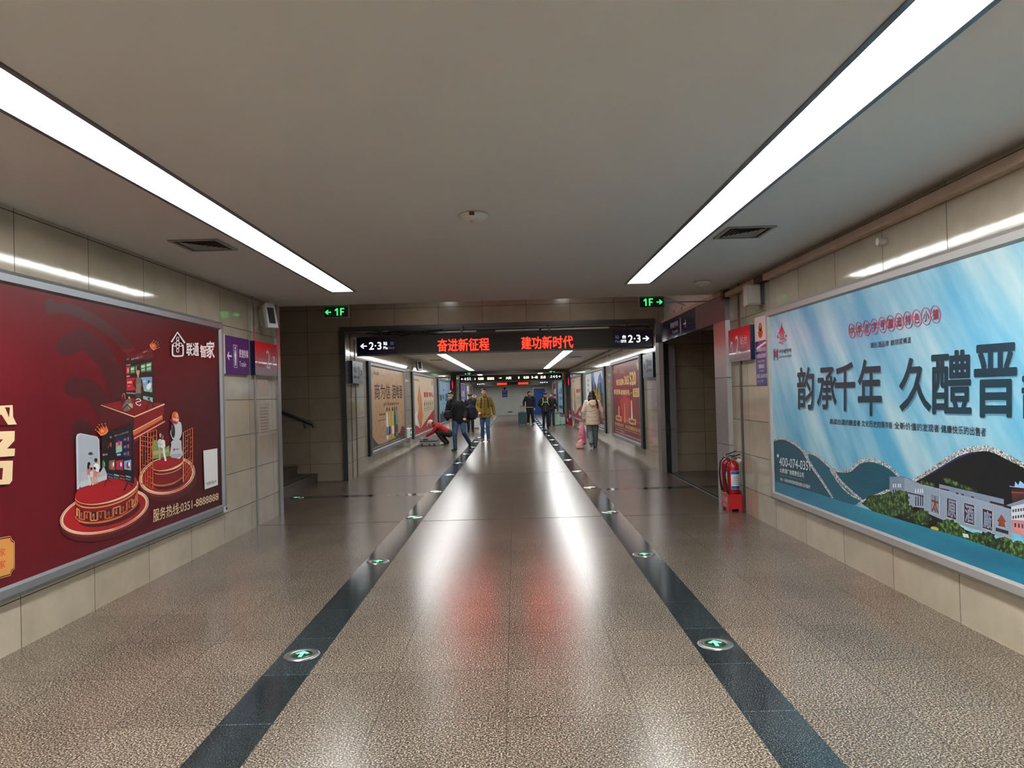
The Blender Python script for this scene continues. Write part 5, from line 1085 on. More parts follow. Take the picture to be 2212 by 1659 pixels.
f.text('山西太原酒业有限责任公司 诚邀品鉴 热线', .05, .82, .02, .038, 'r_wht', 4); f.mb.build('poster', t)
def cream_poster(X, sg, y0, y1, z0, z1, label):
    t, f = poster(X, sg, y0, y1, z0, z1, 'r_cream', label)
    f.poly([(.0, .22), (.28, .08), (1, .38), (1, 0), (0, 0)], 'r_redtri'); f.poly([(.28, .08), (.34, .14), (.42, .3), (.38, .42), (.36, .6), (.27, .85), (.18, .6), (.24, .45), (.16, .3), (.22, .15)], 'r_flame', 2); f.poly([(0, .3), (.14, .4), (.22, .32), (.27, .1), (0, .2)], 'r_wht', 1)
    f.text('喜宴', .46, .70, .62, .72, 'r_redtxt', 3, .04); f.text('有礼', .72, .97, .62, .72, 'r_redtxt', 3, .04); f.text('中国老酒', .06, .26, .90, .94, 'r_rust', 3); f.text('酒', .88, .95, .86, .94, 'r_redtxt', 3)
    for q in range(5): u = .5+q*.105; f.ell(u, .50, .018, .035, 'r_rust', 3, 10); f.rect(u-.006, .44, u+.006, .56, 'r_ink', 3); f.text('酒', u-.02, u+.02, .40, .43, 'r_ink', 3, .02); f.rect(u-.03, .375, u+.03, .383, 'r_rust', 3)
    f.rect(.66, .09, .92, .15, 'r_wht', 3); f.rect(.66, .155, .86, .19, 'r_orangeb', 3); f.text('扫码有礼', .69, .88, .105, .135, 'r_redtxt', 4); f.text('点击了解', .69, .84, .16, .185, 'r_wht', 4); f.mb.build('poster', t)
cream_poster(XL2, 1, 23.65, 29.95, .26, 2.40, 'cream poster with a flame and red corner on the left wall, behind the crouching person')
t, f = poster(XL2, 1, 31.6, 36.9, .33, 2.36, 'r_blue', 'blue poster on the left wall beside the masked man')
f.poly([(0, 0), (1, 0), (1, .2), (.8, .28), (.66, .45), (.55, .3), (.4, .2), (.3, .3), (.18, .2), (.08, .3), (0, .25)], 'r_navy'); f.text('韵承千年', .1, .5, .52, .68, 'r_navy', 3, .03); f.text('久醴晋泉', .55, .97, .50, .70, 'r_navy', 3, .03); f.text('酿造特色小镇', .3, .7, .44, .46, 'r_navy', 3); f.ell(.45, .78, .05, .03, 'r_redtri', 2); f.ell(.1, .85, .03, .03, 'r_redtri', 2); f.mb.build('poster', t)
t, f = poster(XR2, -1, 16.55, 21.62, .305, 2.42, 'r_maroon', 'maroon poster with gold writing, first on the right beyond the near display board')
f.text('购汾酒送好礼', .16, .52, .70, .80, 'r_gold', 3, .05) if False else None
f.text('即日起购', .17, .46, .70, .79, 'r_gold', 3, .045); f.text('365', .48, .64, .70, .82, 'r_gold', 3, .05); f.text('520', .66, .86, .69, .86, 'r_gold', 3, .05)
f.text('即日扫码', .06, .32, .575, .65, 'r_gold', 3, .045); f.text('即享好礼', .34, .66, .565, .64, 'r_gold', 3, .045); f.text('一', .68, .73, .59, .60, 'r_gold', 3, .05); f.text('起团聚', .75, .97, .54, .655, 'r_gold', 3, .045)
f.text('老字号', .04, .20, .87, .93, 'r_lgold', 3); f.text('匠心', .34, .50, .86, .92, 'r_lgold', 3); f.ell(.91, .93, .03, .03, 'r_lgold', 3, 14); f.ell(.93, .89, .03, .025, 'r_lgold', 3, 14)
f.poly([(.35, .2), (.62, .2), (.68, .5), (.5, .57), (.3, .5)], 'p_cardred', 1)
for u, h0, c_ in ((.24, .41, 'r_gold'), (.46, .46, 'r_flame'), (.55, .5, 'p_coat'), (.70, .5, 'r_wht')): f.poly([(u-.03, .2), (u+.03, .2), (u+.02, .32), (u+.012, h0), (u-.012, h0), (u-.02, .32)], c_, 2)
for u, b_ in ((.22, '尊享款'), (.71, '典藏款')): f.rect(u-.11, .205, u+.11, .275, 'r_lgold', 3); f.text(b_, u-.08, u+.08, .22, .26, 'r_rust', 4, .03)
f.rect(.02, .238, .98, .241, 'r_lgold', 2); f.text('购买尊享款送好礼', .05, .42, .13, .175, 'r_lgold', 3, .02); f.text('购买典藏款送大礼', .48, .97, .125, .175, 'r_lgold', 3, .02); f.rect(.03, .105, .97, .109, 'r_lgold', 2); f.text('活动时间详询门店 数量有限', .04, .42, .07, .082, 'r_wht', 3); f.text('山西太原酒业有限责任公司 最终解释权归本公司所有', .04, .96, .03, .048, 'r_wht', 3); f.mb.build('poster', t)
t, f = poster(XR2, -1, 23.4, 29.8, .29, 2.39, 'r_sky2', 'landscape poster with yellow rocks and blue sky, behind the woman in cream')
f.rect(0, 0, .36, 1, 'r_wht'); f.poly([(.36, 0), (1, 0), (1, .58), (.88, .62), (.84, .85), (.78, .66), (.72, .8), (.66, .62), (.58, .82), (.5, .66), (.36, .92)], 'r_rock', 2); f.poly([(.42, .5), (.5, .74), (.56, .6), (.62, .74), (.68, .56), (.76, .76), (.82, .5), (.78, .4), (.7, .52), (.6, .44), (.5, .42)], 'r_gdrock', 3)
f.text('太', .12, .22, .84, .9, 'r_ink', 3, .02); f.text('行', .12, .22, .74, .80, 'r_ink', 3, .02); f.text('山', .12, .22, .64, .70, 'r_ink', 3, .02)
for q in range(4): f.rect(.05, .55-q*.04, .32, .558-q*.04, 'p_grey', 3)
f.poly([(.6, .62), (.75, .9), (.84, .97), (.95, .8), (.9, 1), (.5, 1)], 'r_wht', 1); f.rect(.8, .2, 1, .3, 'p_pink', 3); f.rect(.45, 0, 1, .1, 'r_ink', 3); f.text('景区欢迎您', .5, .95, .02, .08, 'r_wht', 4, .02); f.mb.build('poster', t)
cream_poster(XR2, -1, 31.5, 36.95, .32, 2.37, 'cream poster with a flame and red corner on the right wall, beside the landscape poster')
# farthest stretch
for (X, sg, y0, y1, m, lb, tx) in ((XL2, 1, 44.3, 48.6, 'r_purple', 'far purple poster on the left wall behind the masked man\'s back', 'r_wht'), (XL2, 1, 49.6, 52.6, 'r_wht', 'far white poster on the left wall behind the capped man', 'r_ink'), (XL2, 1, 53.6, 56.4, 'r_maroon', 'farthest dark red poster on the left wall near the end wall', 'r_gold'),
                                   (XR2, -1, 43.6, 48.6, 'r_blue', 'far pale blue poster on the right wall above the mint suitcase', 'r_navy'), (XR2, -1, 50.2, 55.6, 'r_maroon', 'farthest dark red poster on the right wall near the blue door', 'r_wht')):
    t, f = poster(X, sg, y0, y1, .35, 2.35, m, lb); f.text('山西', .2, .8, .6, .8, tx, 3, .02); f.text('好风光', .2, .8, .4, .5, tx, 3, .02); f.rect(.1, .1, .9, .2, tx, 2); f.mb.build('poster', t)
# ------------------------------------------------------------------ people
from mathutils import noise as _ns
def solid(mb, name, parent, m, vox=0.012, folds=0.0, ff=9.0, smooth=2, label=None, cut=None):
    """merge overlapping closed shapes into one continuous skin"""
    me = bpy.data.meshes.new('tmp'); me.from_pydata([tuple(v) for v in mb.v], [], mb.f)
    bm = bmesh.new(); bm.from_mesh(me); bmesh.ops.remove_doubles(bm, verts=bm.verts, dist=1e-5); bmesh.ops.recalc_face_normals(bm, faces=bm.faces); bm.to_mesh(me); bm.free()
    o = bpy.data.objects.new('tmp', me); COL.objects.link(o)
    r = o.modifiers.new('r', 'REMESH'); r.mode = 'VOXEL'; r.voxel_size = vox
    if smooth: sm = o.modifiers.new('s', 'SMOOTH'); sm.iterations = smooth; sm.factor = 0.5
    bpy.context.view_layer.update()
    out = bpy.data.meshes.new_from_object(o.evaluated_get(bpy.context.evaluated_depsgraph_get()))
    bpy.data.objects.remove(o); bpy.data.meshes.remove(me)
    if folds:
        for v in out.vertices:
            p = v.co; q = _ns.noise(Vector((p.x*ff, p.y*ff, p.z*ff*1.6)))+.5*_ns.noise(Vector((p.x*ff*2.3+7, p.y*ff*2.3, p.z*ff*3)))
            v.co = p+v.normal*(q*folds)
    if cut:
        bm = bmesh.new(); bm.from_mesh(out); bmesh.ops.delete(bm, geom=[f for f in bm.faces if cut(f.calc_center_median())], context='FACES'); bm.to_mesh(out); bm.free()
    off = Vector(parent['_o']); out.transform(Matrix.Translation(-off))
    out.polygons.foreach_set('use_smooth', [True]*len(out.polygons))
    out.materials.append(MATS[m]); out.name = name
    o = bpy.data.objects.new(name, out); COL.objects.link(o); o.parent = parent; o['_o'] = tuple(off)
    if label: o['label'] = label
    return o
def cap(mb, p, q, r1, r2=None, m='white'):
    r2 = r1 if r2 is None else r2; p, q = Vector(p), Vector(q)
    mb.cyl(p, q, r1, m, r2, n=14, caps=True); mb.ell(p, (r1, r1, r1), m, 12, 8); mb.ell(q, (r2, r2, r2), m, 12, 8)
def loft(mb, secs, m='white', n=20, rz=0):
    """closed stack of oval sections: (centre, rx, ry)"""
    vs = []; c_, s_ = cos(rz), sin(rz)
    for c, rx, ry in secs:
        for i in range(n): a = 2*pi*i/n; x, y = rx*cos(a), ry*sin(a); vs.append((c[0]+x*c_-y*s_, c[1]+x*s_+y*c_, c[2]))
    L = len(secs); fs = [(i*n+k, i*n+(k+1) % n, (i+1)*n+(k+1) % n, (i+1)*n+k) for i in range(L-1) for k in range(n)]
    fs += [list(range(n))[::-1], list(range((L-1)*n, L*n))]; mb.add(vs, fs, m)
for n_, c_, r_ in (('skin', 'c79a7c', .5), ('hair', '14110f', .45), ('cloth_black', '15161a', .8), ('cloth_navy', '191d2a', .8), ('jeans', '3f5f86', .8), ('jeans_dark', '2a3a56', .8), ('jeans_grey', '6f8084', .8), ('mustard', '8c7228', .8), ('red_cloth', 'a0141e', .8),
                   ('cream_cloth', 'd9c8b4', .75), ('shoe_white', 'd8d8d6', .5), ('shoe_brown', '6e4a30', .5), ('shoe_black', '101012', .4), ('mask_blue', '9fc4dc', .6), ('cap_pink', 'e0b8b4', .7), ('lips', 'a0605a', .5), ('eye_dark', '120e0c', .2),
                   ('vis_green', 'c8e070', .5), ('bag_pink', 'd77f92', .35), ('bag_pink2', 'e0a8a4', .35), ('case_teal', '24484c', .3), ('case_mint', 'b4dccb', .35), ('case_silver', '9a9da0', .3), ('strap', '232227', .7), ('metal_badge', 'c8b070', .3)):
    mat(n_, c_, r_, var=.22 if 'jeans' in n_ else 0, vscale=14)

def person(base, label, P, head_yaw=0, head_pitch=0, s=1.0, top='cloth_black', legs='cloth_black', shoes='shoe_black', hem=0.80, bulk=1.0, hair='short', leg_r=1.0, group=None, curl=0.5, extra=None, mask=False, female=False, hood=False):
    """P: joints in metres relative to the feet, in tunnel axes; the figure faces -y at yaw 0"""
    t = empty('person', base, label, 'person', group); B = Vector(base)
    J = {k: B+Vector(v)*s for k, v in P.items()}
    hipL, hipR = J['hip']+Vector((-.085, 0, -.02))*s if 'hl' not in J else J['hl'], J['hip']+Vector((.085, 0, -.02))*s if 'hr' not in J else J['hr']
    sl, sr, ch, hp, nk, hd = J['sl'], J['sr'], J['chest'], J['hip'], J['neck'], J['head']
    R_ = Matrix.Rotation(radians(head_yaw), 3, 'Z') @ Matrix.Rotation(radians(head_pitch), 3, 'X')
    mb = MB(); side = (sr-sl).normalized(); up = (ch-hp).normalized(); fr = side.cross(up).normalized()*-1
    if fr.length < .1: fr = Vector((0, -1, 0))
    def blob(c, rs, up_=up):
        M_ = Matrix((side, up_.cross(side).normalized(), up_)).transposed(); mb.ell(c, [v*s for v in rs], 'skin', 16, 10, M_)
    blob(hp, (.155, .105, .11)); blob(hp.lerp(ch, .45), (.135, .095, .15)); blob(ch, (.155, .105, .16)); cap(mb, sl, sr, .055*s); cap(mb, ch+up*.1*s, nk, .07*s, .055*s); cap(mb, nk, hd-Vector((0, 0, .05))*s, .054*s, .05*s)
    for sd in ('l', 'r'):
        sh, el, wr = J['s'+sd], J['e'+sd], J['w'+sd]; cap(mb, sh, el, .048*s, .038*s); cap(mb, el, wr, .037*s, .025*s)
        d = (wr-el).normalized(); lat = d.cross(Vector((0, 1, 0))).normalized() if abs(d.y) < .9 else d.cross(Vector((0, 0, 1))).normalized()
        nr = d.cross(lat).normalized(); pc = wr+d*.045*s; mb.ell(pc, (.02*s, .038*s, .05*s), 'skin', 12, 8, Matrix((nr, lat, d)).transposed())
        inw = nr*(-1 if nr.y > 0 else 1)
        for i, (o_, ln) in enumerate(((-.027, .062), (-.009, .070), (.009, .066), (.026, .052))):
            a = pc+lat*o_*s+d*.035*s; b = a+d*ln*.5*s+inw*curl*.018*s; c = b+(d*(1-curl)+inw*curl).normalized()*ln*.5*s
            cap(mb, a, b, .0092*s, .0085*s); cap(mb, b, c, .0085*s, .0075*s)
        th = pc-lat*.034*s-d*.015*s; t2 = th-lat*.016*s+d*.03*s+inw*.008*s; cap(mb, th, t2, .0115*s, .010*s); cap(mb, t2, t2+d*.025*s+lat*.004*s+inw*.006*s, .0095*s, .008*s)
        h_, k_, a_ = (hipL if sd == 'l' else hipR), J['k'+sd], J['a'+sd]; cap(mb, h_, k_, .078*s, .052*s); cap(mb, k_, a_, .05*s, .036*s); cap(mb, a_, a_.lerp(J['t'+sd], .85), .034*s, .026*s)
    # head: skull, face, jaw, nose, brow, lips, ears
    def hp_(c, rs): mb.ell(hd+R_ @ (Vector(c)*s), [v*s for v in rs], 'skin', 18, 12, R_)
    hp_((0, .012, .022), (.074, .092, .084)); hp_((0, -.022, -.03), (.062, .068, .078)); hp_((0, -.038, -.078), (.04, .042, .032)); hp_((0, -.058, -.095), (.02, .022, .014))
    hp_((0, -.096, -.028), (.011, .018, .013)); hp_((0, -.086, -.006), (.008, .012, .024)); hp_((-.012, -.088, -.031), (.009, .01, .008)); hp_((.012, -.088, -.031), (.009, .01, .008))
    hp_((0, -.076, .018), (.05, .016, .01)); hp_((0, -.082, -.062), (.022, .01, .0055)); hp_((0, -.08, -.072), (.018, .01, .0055)); hp_((-.036, -.062, -.034), (.022, .022, .016)); hp_((.036, -.062, -.034), (.022, .022, .016))
    for x in (-.074, .074): hp_((x, .008, -.012), (.010, .02, .032))
    solid(mb, 'body', t, 'skin', vox=.0082*s, smooth=1)
    H_ = lambda c: hd+R_ @ (Vector(c)*s)
    if not mask:
        for nm, x in (('eye', -.029), ('eye', .029)): MB().ell(H_((x, -.079, 0)), (.012*s, .008*s, .006*s), 'eye_dark', 12, 8, R_).build(nm, t)
        MB().ell(H_((0, -.089, -.067)), (.02*s, .006*s, .005*s), 'lips', 12, 8, R_).build('lips', t)
    else:
        b_ = MB(); b_.ell(H_((0, -.055, -.052)), (.06*s, .056*s, .048*s), 'mask_blue', 20, 12, R_); b_.tube([H_((-.058, -.05, -.04)), H_((-.076, .01, -.02))], .003*s, 'mask_blue'); b_.tube([H_((.058, -.05, -.04)), H_((.076, .01, -.02))], .003*s, 'mask_blue'); b_.build('face_mask', t, 'light blue face mask')
        for x in (-.029, .029): MB().lathe(H_((x, -.094, .004)), [(.016*s, 0), (.02*s, 0), (.02*s, .003), (.016*s, .003)], 'eye_dark', n=20, axis='y').build('spectacles', t)
        for x in (-.029, .029): MB().ell(H_((x, -.079, 0)), (.012*s, .008*s, .006*s), 'eye_dark', 12, 8, R_).build('eye', t)
    for x in (-.03, .03): MB().ell(H_((x, -.084, .022)), (.017*s, .006*s, .0045*s), 'hair', 10, 6, R_).build('eyebrow', t)
    hb = MB()
    if hair == 'short':
        for c, r_ in (((0, .03, .05), (.081, .092, .072)), ((0, .055, .0), (.078, .06, .07)), ((.01, -.045, .078), (.055, .035, .026))): hb.ell(H_(c), [v*s for v in r_], 'hair', 18, 12, R_)
        solid(hb, 'hair', t, 'hair', vox=.009*s, folds=.003, ff=40, smooth=1)
    elif hair == 'long':
        for c, r_ in (((0, .02, .035), (.092, .105, .095)), ((0, .055, -.05), (.11, .085, .12)), ((0, .09, -.14), (.125, .075, .10)), ((.09, .05, -.12), (.035, .06, .11)), ((-.09, .06, -.12), (.045, .06, .11)), ((-.13, .12, -.22), (.05, .045, .10)), ((-.17, .13, -.33), (.022, .025, .10))): hb.ell(H_(c), [v*s for v in r_], 'hair', 18, 12, R_)
        solid(hb, 'hair', t, 'hair', vox=.011*s, folds=.003, ff=20, smooth=1)
    elif hair in ('cap', 'guard'):
        hb.ell(H_((0, .03, .0)), (.08*s, .085*s, .07*s), 'hair', 18, 12, R_); solid(hb, 'hair', t, 'hair', vox=.009*s, smooth=1)
        cb = MB(); cm = 'cap_pink' if hair == 'cap' else 'cloth_navy'
        if hair == 'cap': cb.ell(H_((0, .01, .05)), (.09*s, .104*s, .078*s), cm, 20, 12, R_)
        else: cb.ell(H_((0, .005, .055)), (.084*s, .1*s, .04*s), cm, 20, 12, R_); cb.ell(H_((0, .0, .085)), (.118*s, .13*s, .03*s), cm, 20, 12, R_)
        cb.ell(H_((0, -.11, .032)), (.062*s, .05*s, .008*s), cm, 20, 8, R_)
        cobj = solid(cb, 'cap', t, cm, vox=.007*s, smooth=2)
        if hair == 'guard': MB().ell(H_((0, -.112, .075)), (.016*s, .006*s, .016*s), 'metal_badge', 10, 8, R_).build('badge', cobj, 'gold badge')
    # trousers
    mb = MB(); lr = leg_r
    M_ = Matrix((side, up.cross(side).normalized(), up)).transposed()
    mb.ell(hp, (.17*s, .125*s, .13*s), legs, 18, 10, M_)
    for sd in ('l', 'r'):
        h_, k_, a_ = (hipL if sd == 'l' else hipR), J['k'+sd], J['a'+sd]; cap(mb, h_, k_, .095*s*lr, .068*s*lr); cap(mb, k_, a_-(k_-a_).normalized()*.03*s, .066*s*lr, .058*s*lr)
    solid(mb, 'trousers', t, legs, vox=.013*s, folds=.007, ff=11)
    # jacket
    mb = MB(); bk = bulk
    hemc = hp+(ch-hp).normalized()*((hem-P['hip'][2])*s) if hem else hp
    def sec(c, rx, ry):
        return [c+side*(rx*cos(2*pi*i/20)*s*bk)+side.cross(up)*(ry*sin(2*pi*i/20)*s*bk) for i in range(20)]
    S_ = [sec(hemc, .185, .14), sec(hemc.lerp(ch, .3), .178, .135), sec(hemc.lerp(ch, .65), .172, .13), sec(ch, .185, .135), sec(ch+up*.09*s, .175, .12), sec(ch+up*.145*s, .12, .095), sec(ch+up*.19*s, .07, .075)]
    vs = [v for q in S_ for v in q]; mb.add(vs, [(i*20+k, i*20+(k+1) % 20, (i+1)*20+(k+1) % 20, (i+1)*20+k) for i in range(6) for k in range(20)]+[list(range(20))[::-1], list(range(120, 140))], top)
    for sd in ('l', 'r'):
        sh, el, wr = J['s'+sd], J['e'+sd], J['w'+sd]; cap(mb, sh-Vector((0, 0, .006))*s, el, .069*s*bk, .056*s*bk); cap(mb, el, el.lerp(wr, .93), .057*s*bk, .044*s*bk)
    cap(mb, sl-up*.008*s, sr-up*.008*s, .066*s*bk)
    cap(mb, nk-Vector((0, 0, .03))*s, nk+(hd-nk)*.25, .075*s, .066*s)
    if hood:
        for a in range(0, 360, 30): c = nk+Vector((.09*cos(radians(a)), .02+.075*sin(radians(a))*hood, -.0+.02*abs(cos(radians(a)))))*s; mb.ell(c, (.042*s, .042*s, .04*s), top, 10, 8)
        mb.ell(nk+Vector((0, .13*hood, -.10))*s, (.13*s, .065*s, .10*s), top, 16, 10); mb.ell(nk+Vector((0, .16*hood, -.15))*s, (.09*s, .05*s, .06*s), top, 16, 10)
    J['jacket'] = solid(mb, 'jacket', t, top, vox=.013*s, folds=.0075, ff=12)
    # shoes
    for sd in ('l', 'r'):
        a_, to = J['a'+sd], J['t'+sd]; mb = MB(); d = (to-a_); cap(mb, a_+Vector((0, 0, -.01))*s, a_-d.normalized()*.03*s+Vector((0, 0, -.045))*s, .045*s, .042*s); cap(mb, a_+Vector((0, 0, -.01))*s, to+Vector((0, 0, .006))*s, .052*s, .042*s); mb.ell(to, (.044*s, .05*s, .032*s), shoes, 12, 8)
        solid(mb, 'shoe', t, shoes, vox=.01*s, smooth=2)
    if extra: extra(t, J, H_, s, side, up)
    return t, J

# --- the man with the face mask
g = lambda t_, pts, r, m, nm, lb=None: MB().tube(pts, r, m, 10).build(nm, t_, lb)
P_ = dict(hip=(.13, .12, .90), chest=(.03, .06, 1.27), neck=(-.04, .02, 1.44), head=(-.09, -.04, 1.575), sl=(-.14, .08, 1.39), sr=(.20, .10, 1.36), el=(-.21, .10, 1.12), wl=(-.19, .0, .89), er=(.31, .12, 1.10), wr=(.30, -.06, .94),
          kl=(.0, -.04, .49), al=(.0, .02, .09), tl=(-.06, -.12, .04), kr=(.25, .0, .52), ar=(.40, .34, .19), tr=(.40, .24, .07))
def ex_mask(t, J, H_, s, side, up):
    g(t, [J['sr']+Vector((-.05, -.02, .06)), J['chest']+Vector((.02, -.17, .02)), J['hip']+Vector((-.16, -.15, .12))], .014, 'strap', 'strap')
m1, J1 = person((-1.76, 21.45, 0), 'man in a black coat and jeans with a light blue face mask, walking forward', P_, head_yaw=-28, head_pitch=14, s=1.02, top='cloth_black', legs='jeans', hem=.80, bulk=1.12, mask=True, extra=ex_mask, leg_r=1.0)
def bag(base, size, m, label, cat='bag', nm='shoulder_bag', strap=None):
    t = empty(nm, base, label, cat); mb = MB(); x, y, z = size
    mb.ell(Vector(base)+Vector((0, 0, z*.5)), (x*.5, y*.5, z*.5), m, 16, 12); mb.rbox((base[0]-x*.42, base[1]-y*.4, base[2]+z*.06), (base[0]+x*.42, base[1]+y*.4, base[2]+z*.86), m, .03, 'z')
    solid(mb, 'body', t, m, vox=.012, folds=.008); 
    MB().rbox((base[0]-x*.3, base[1]-y*.5-.02, base[2]+z*.15), (base[0]+x*.3, base[1]-y*.36, base[2]+z*.5), m, .02, 'z').build('pocket', t)
    if strap: MB().tube(strap, .014, 'strap', 8).build('strap', t)
    return t
bag((-1.93, 21.32, .93), (.26, .14, .26), 'cloth_black', 'black messenger bag at the hip of the man with the face mask', strap=[(-1.86, 21.3, 1.16), (-1.70, 21.32, 1.40)])
bag((-1.30, 21.86, .86), (.34, .2, .46), 'cloth_navy', 'dark backpack hanging behind the masked man, on his side nearer the yellow jacket', nm='backpack', strap=[(-1.42, 21.6, 1.28), (-1.56, 21.5, 1.46)])
# --- the man in the mustard jacket
P_ = dict(hip=(0, 0, .92), chest=(0, .0, 1.28), neck=(0, .0, 1.46), head=(-.02, -.03, 1.60), sl=(-.165, .02, 1.385), sr=(.165, .02, 1.385), el=(-.25, .05, 1.13), wl=(-.17, -.16, .97), er=(.27, .06, 1.12), wr=(.30, .0, .87),
          kl=(-.09, .0, .50), al=(-.10, .10, .10), tl=(-.11, -.04, .04), kr=(.08, -.12, .52), ar=(.10, -.10, .09), tr=(.12, -.25, .04))
def ex_y(t, J, H_, s, side, up):
    for sx in (-1, 1): g(t, [J['chest']+Vector((sx*.10, -.145, .16)), J['chest']+Vector((sx*.125, -.168, .0)), J['chest']+Vector((sx*.14, -.14, -.2))], .016, 'strap', 'backpack_strap', 'dark backpack strap')
    g(J['jacket'], [J['chest']+Vector((0, -.158, .14)), J['chest']+Vector((.0, -.165, -.1)), J['hip']+Vector((0, -.165, -.1))], .006, 'strap', 'zip')
    for sx in (-1, 1): MB().rbox(J['hip']+Vector((sx*.1-.06, -.175, -.02)), J['hip']+Vector((sx*.1+.06, -.15, .06)), 'mustard', .01, 'y').build('pocket_flap', J['jacket'])
    g(t, [J['neck']+Vector((-.06, -.07, .0)), J['neck']+Vector((0, -.10, -.05)), J['neck']+Vector((.06, -.07, .0))], .02, 'cloth_black', 'scarf', 'dark neck scarf')
person((-1.04, 25.3, 0), 'man in a mustard jacket and blue jeans walking towards the camera in the left stripe', P_, head_yaw=22, s=1.055, top='mustard', legs='jeans', shoes='shoe_brown', hem=.78, bulk=1.08, extra=ex_y)
bag((-1.04, 25.57, 1.05), (.32, .18, .46), 'cloth_black', 'dark backpack on the back of the man in the mustard jacket', nm='backpack')
# --- standing poses
ST = dict(hip=(0, 0, .92), chest=(0, .0, 1.28), neck=(0, .0, 1.46), head=(0, -.02, 1.595), sl=(-.185, .02, 1.40), sr=(.185, .02, 1.40), el=(-.25, .05, 1.14), wl=(-.24, -.02, .88), er=(.25, .05, 1.14), wr=(.24, -.02, .88),
          kl=(-.09, -.02, .50), al=(-.10, .03, .09), tl=(-.12, -.12, .04), kr=(.09, -.02, .50), ar=(.10, .03, .09), tr=(.12, -.12, .04))
def pose(**k): d = dict(ST); d.update(k); return d
person((-1.97, 32.5, 0), 'person in a peaked cap and dark uniform behind the masked man\'s backpack', pose(kr=(.09, -.1, .5), ar=(.1, -.08, .09), tr=(.12, -.22, .04)), s=.965, top='cloth_navy', legs='cloth_black', hair='guard', hem=.84, head_yaw=-8)
def ex_head(t, J, H_, s, side, up):
    MB().lathe(H_((0, 0, 0)), [(0, 0)], 'white')
    g(t, [H_((.09*cos(radians(a)), .0, .0+.105*sin(radians(a)))) for a in range(0, 181, 20)], .014, 'white', 'headphones', 'white headphones')
    for x in (-.09, .09): MB().ell(H_((x, 0, -.005)), (.02, .035, .04), 'white').build('ear_cup', t)
person((-2.0, 36.4, 0), 'person with white headphones, half hidden behind the man in the mustard jacket', pose(), s=.95, top='cloth_black', legs='cloth_black', hem=.84, extra=ex_head)
# --- man pulling the dark suitcase
def ex_lug(t, J, H_, s, side, up):
    mb = MB(); c = J['hip']+Vector((0, 0, -.02))
    for i in range(24):
        pass
    g(t, [c+Vector((.19*cos(radians(a)), .145*sin(radians(a)), 0)) for a in range(0, 361, 15)], .012, 'white', 'shirt_hem', 'white shirt hem')
    g(t, [J['neck']+Vector((-.035, -.085, .0)), J['neck']+Vector((0, -.115, -.10)), J['neck']+Vector((.035, -.085, .0))], .012, 'skin', 'collar_opening')
person((.73, 38.2, 0), 'man in a black zip top and black trousers pulling a dark green suitcase', pose(wl=(-.30, -.02, .98), el=(-.30, .07, 1.18), kl=(-.08, -.02, .5), kr=(.12, -.06, .5), ar=(.16, -.02, .09), tr=(.2, -.15, .04)), head_yaw=50, s=1.0, top='cloth_navy', legs='cloth_black', shoes='shoe_white', hem=.90, bulk=1.08, leg_r=1.22, extra=ex_lug)
def suitcase(base, x, y, z, m, label, handle=0.0, rz=0, grp=None, lying=False):
    t = empty('suitcase', base, label, 'suitcase', grp); bx, by, bz = base; w0 = .045
    mb = MB(); mb.rbox((bx-x/2, by-y/2, bz+w0), (bx+x/2, by-.004, bz+z), m, .035, 'y'); mb.rbox((bx-x/2, by+.004, bz+w0), (bx+x/2, by+y/2, bz+z), m, .035, 'y'); mb.rbox((bx-x/2+.006, by-.006, bz+w0+.006), (bx+x/2-.006, by+.006, bz+z-.006), 'strap', .03, 'y')
    for k in range(1, 6): xx = bx-x/2+x*k/6; mb.box((xx-.008, by-y/2-.006, bz+w0+.04), (xx+.008, by-y/2, bz+z-.04), m)
    for yy in (.3, -.3): mb.box((bx-x/2-.004, by+y*yy-.01, bz+w0+.04), (bx-x/2, by+y*yy+.01, bz+z-.04), m)
    mb.build('shell', t)
    for sx in (-1, 1):
        for sy in (-1, 1): MB().cyl((bx+sx*(x/2-.05)-.012, by+sy*(y/2-.04), bz+.025), (bx+sx*(x/2-.05)+.012, by+sy*(y/2-.04), bz+.025), .025, 'rubber').box((bx+sx*(x/2-.05)-.008, by+sy*(y/2-.04)-.01, bz+.03), (bx+sx*(x/2-.05)+.008, by+sy*(y/2-.04)+.01, bz+w0), 'rubber').build('wheel', t)
    MB().tube([(bx-.06, by, bz+z), (bx-.06, by, bz+z+.025), (bx+.06, by, bz+z+.025), (bx+.06, by, bz+z)], .009, 'rubber', 8).build('carry_handle', t)
    if handle: mb = MB(); mb.cyl((bx-.07, by+y*.3, bz+z), (bx-.07, by+y*.3, bz+z+handle), .009, 'steel'); mb.cyl((bx+.07, by+y*.3, bz+z), (bx+.07, by+y*.3, bz+z+handle), .009, 'steel'); mb.cyl((bx-.085, by+y*.3, bz+z+handle), (bx+.085, by+y*.3, bz+z+handle), .014, 'rubber'); mb.build('pull_handle', t)
    return t
suitcase((.34, 38.05, 0), .42, .27, .66, 'case_teal', 'dark green hard suitcase with a raised handle, pulled by the man in black', handle=.30)
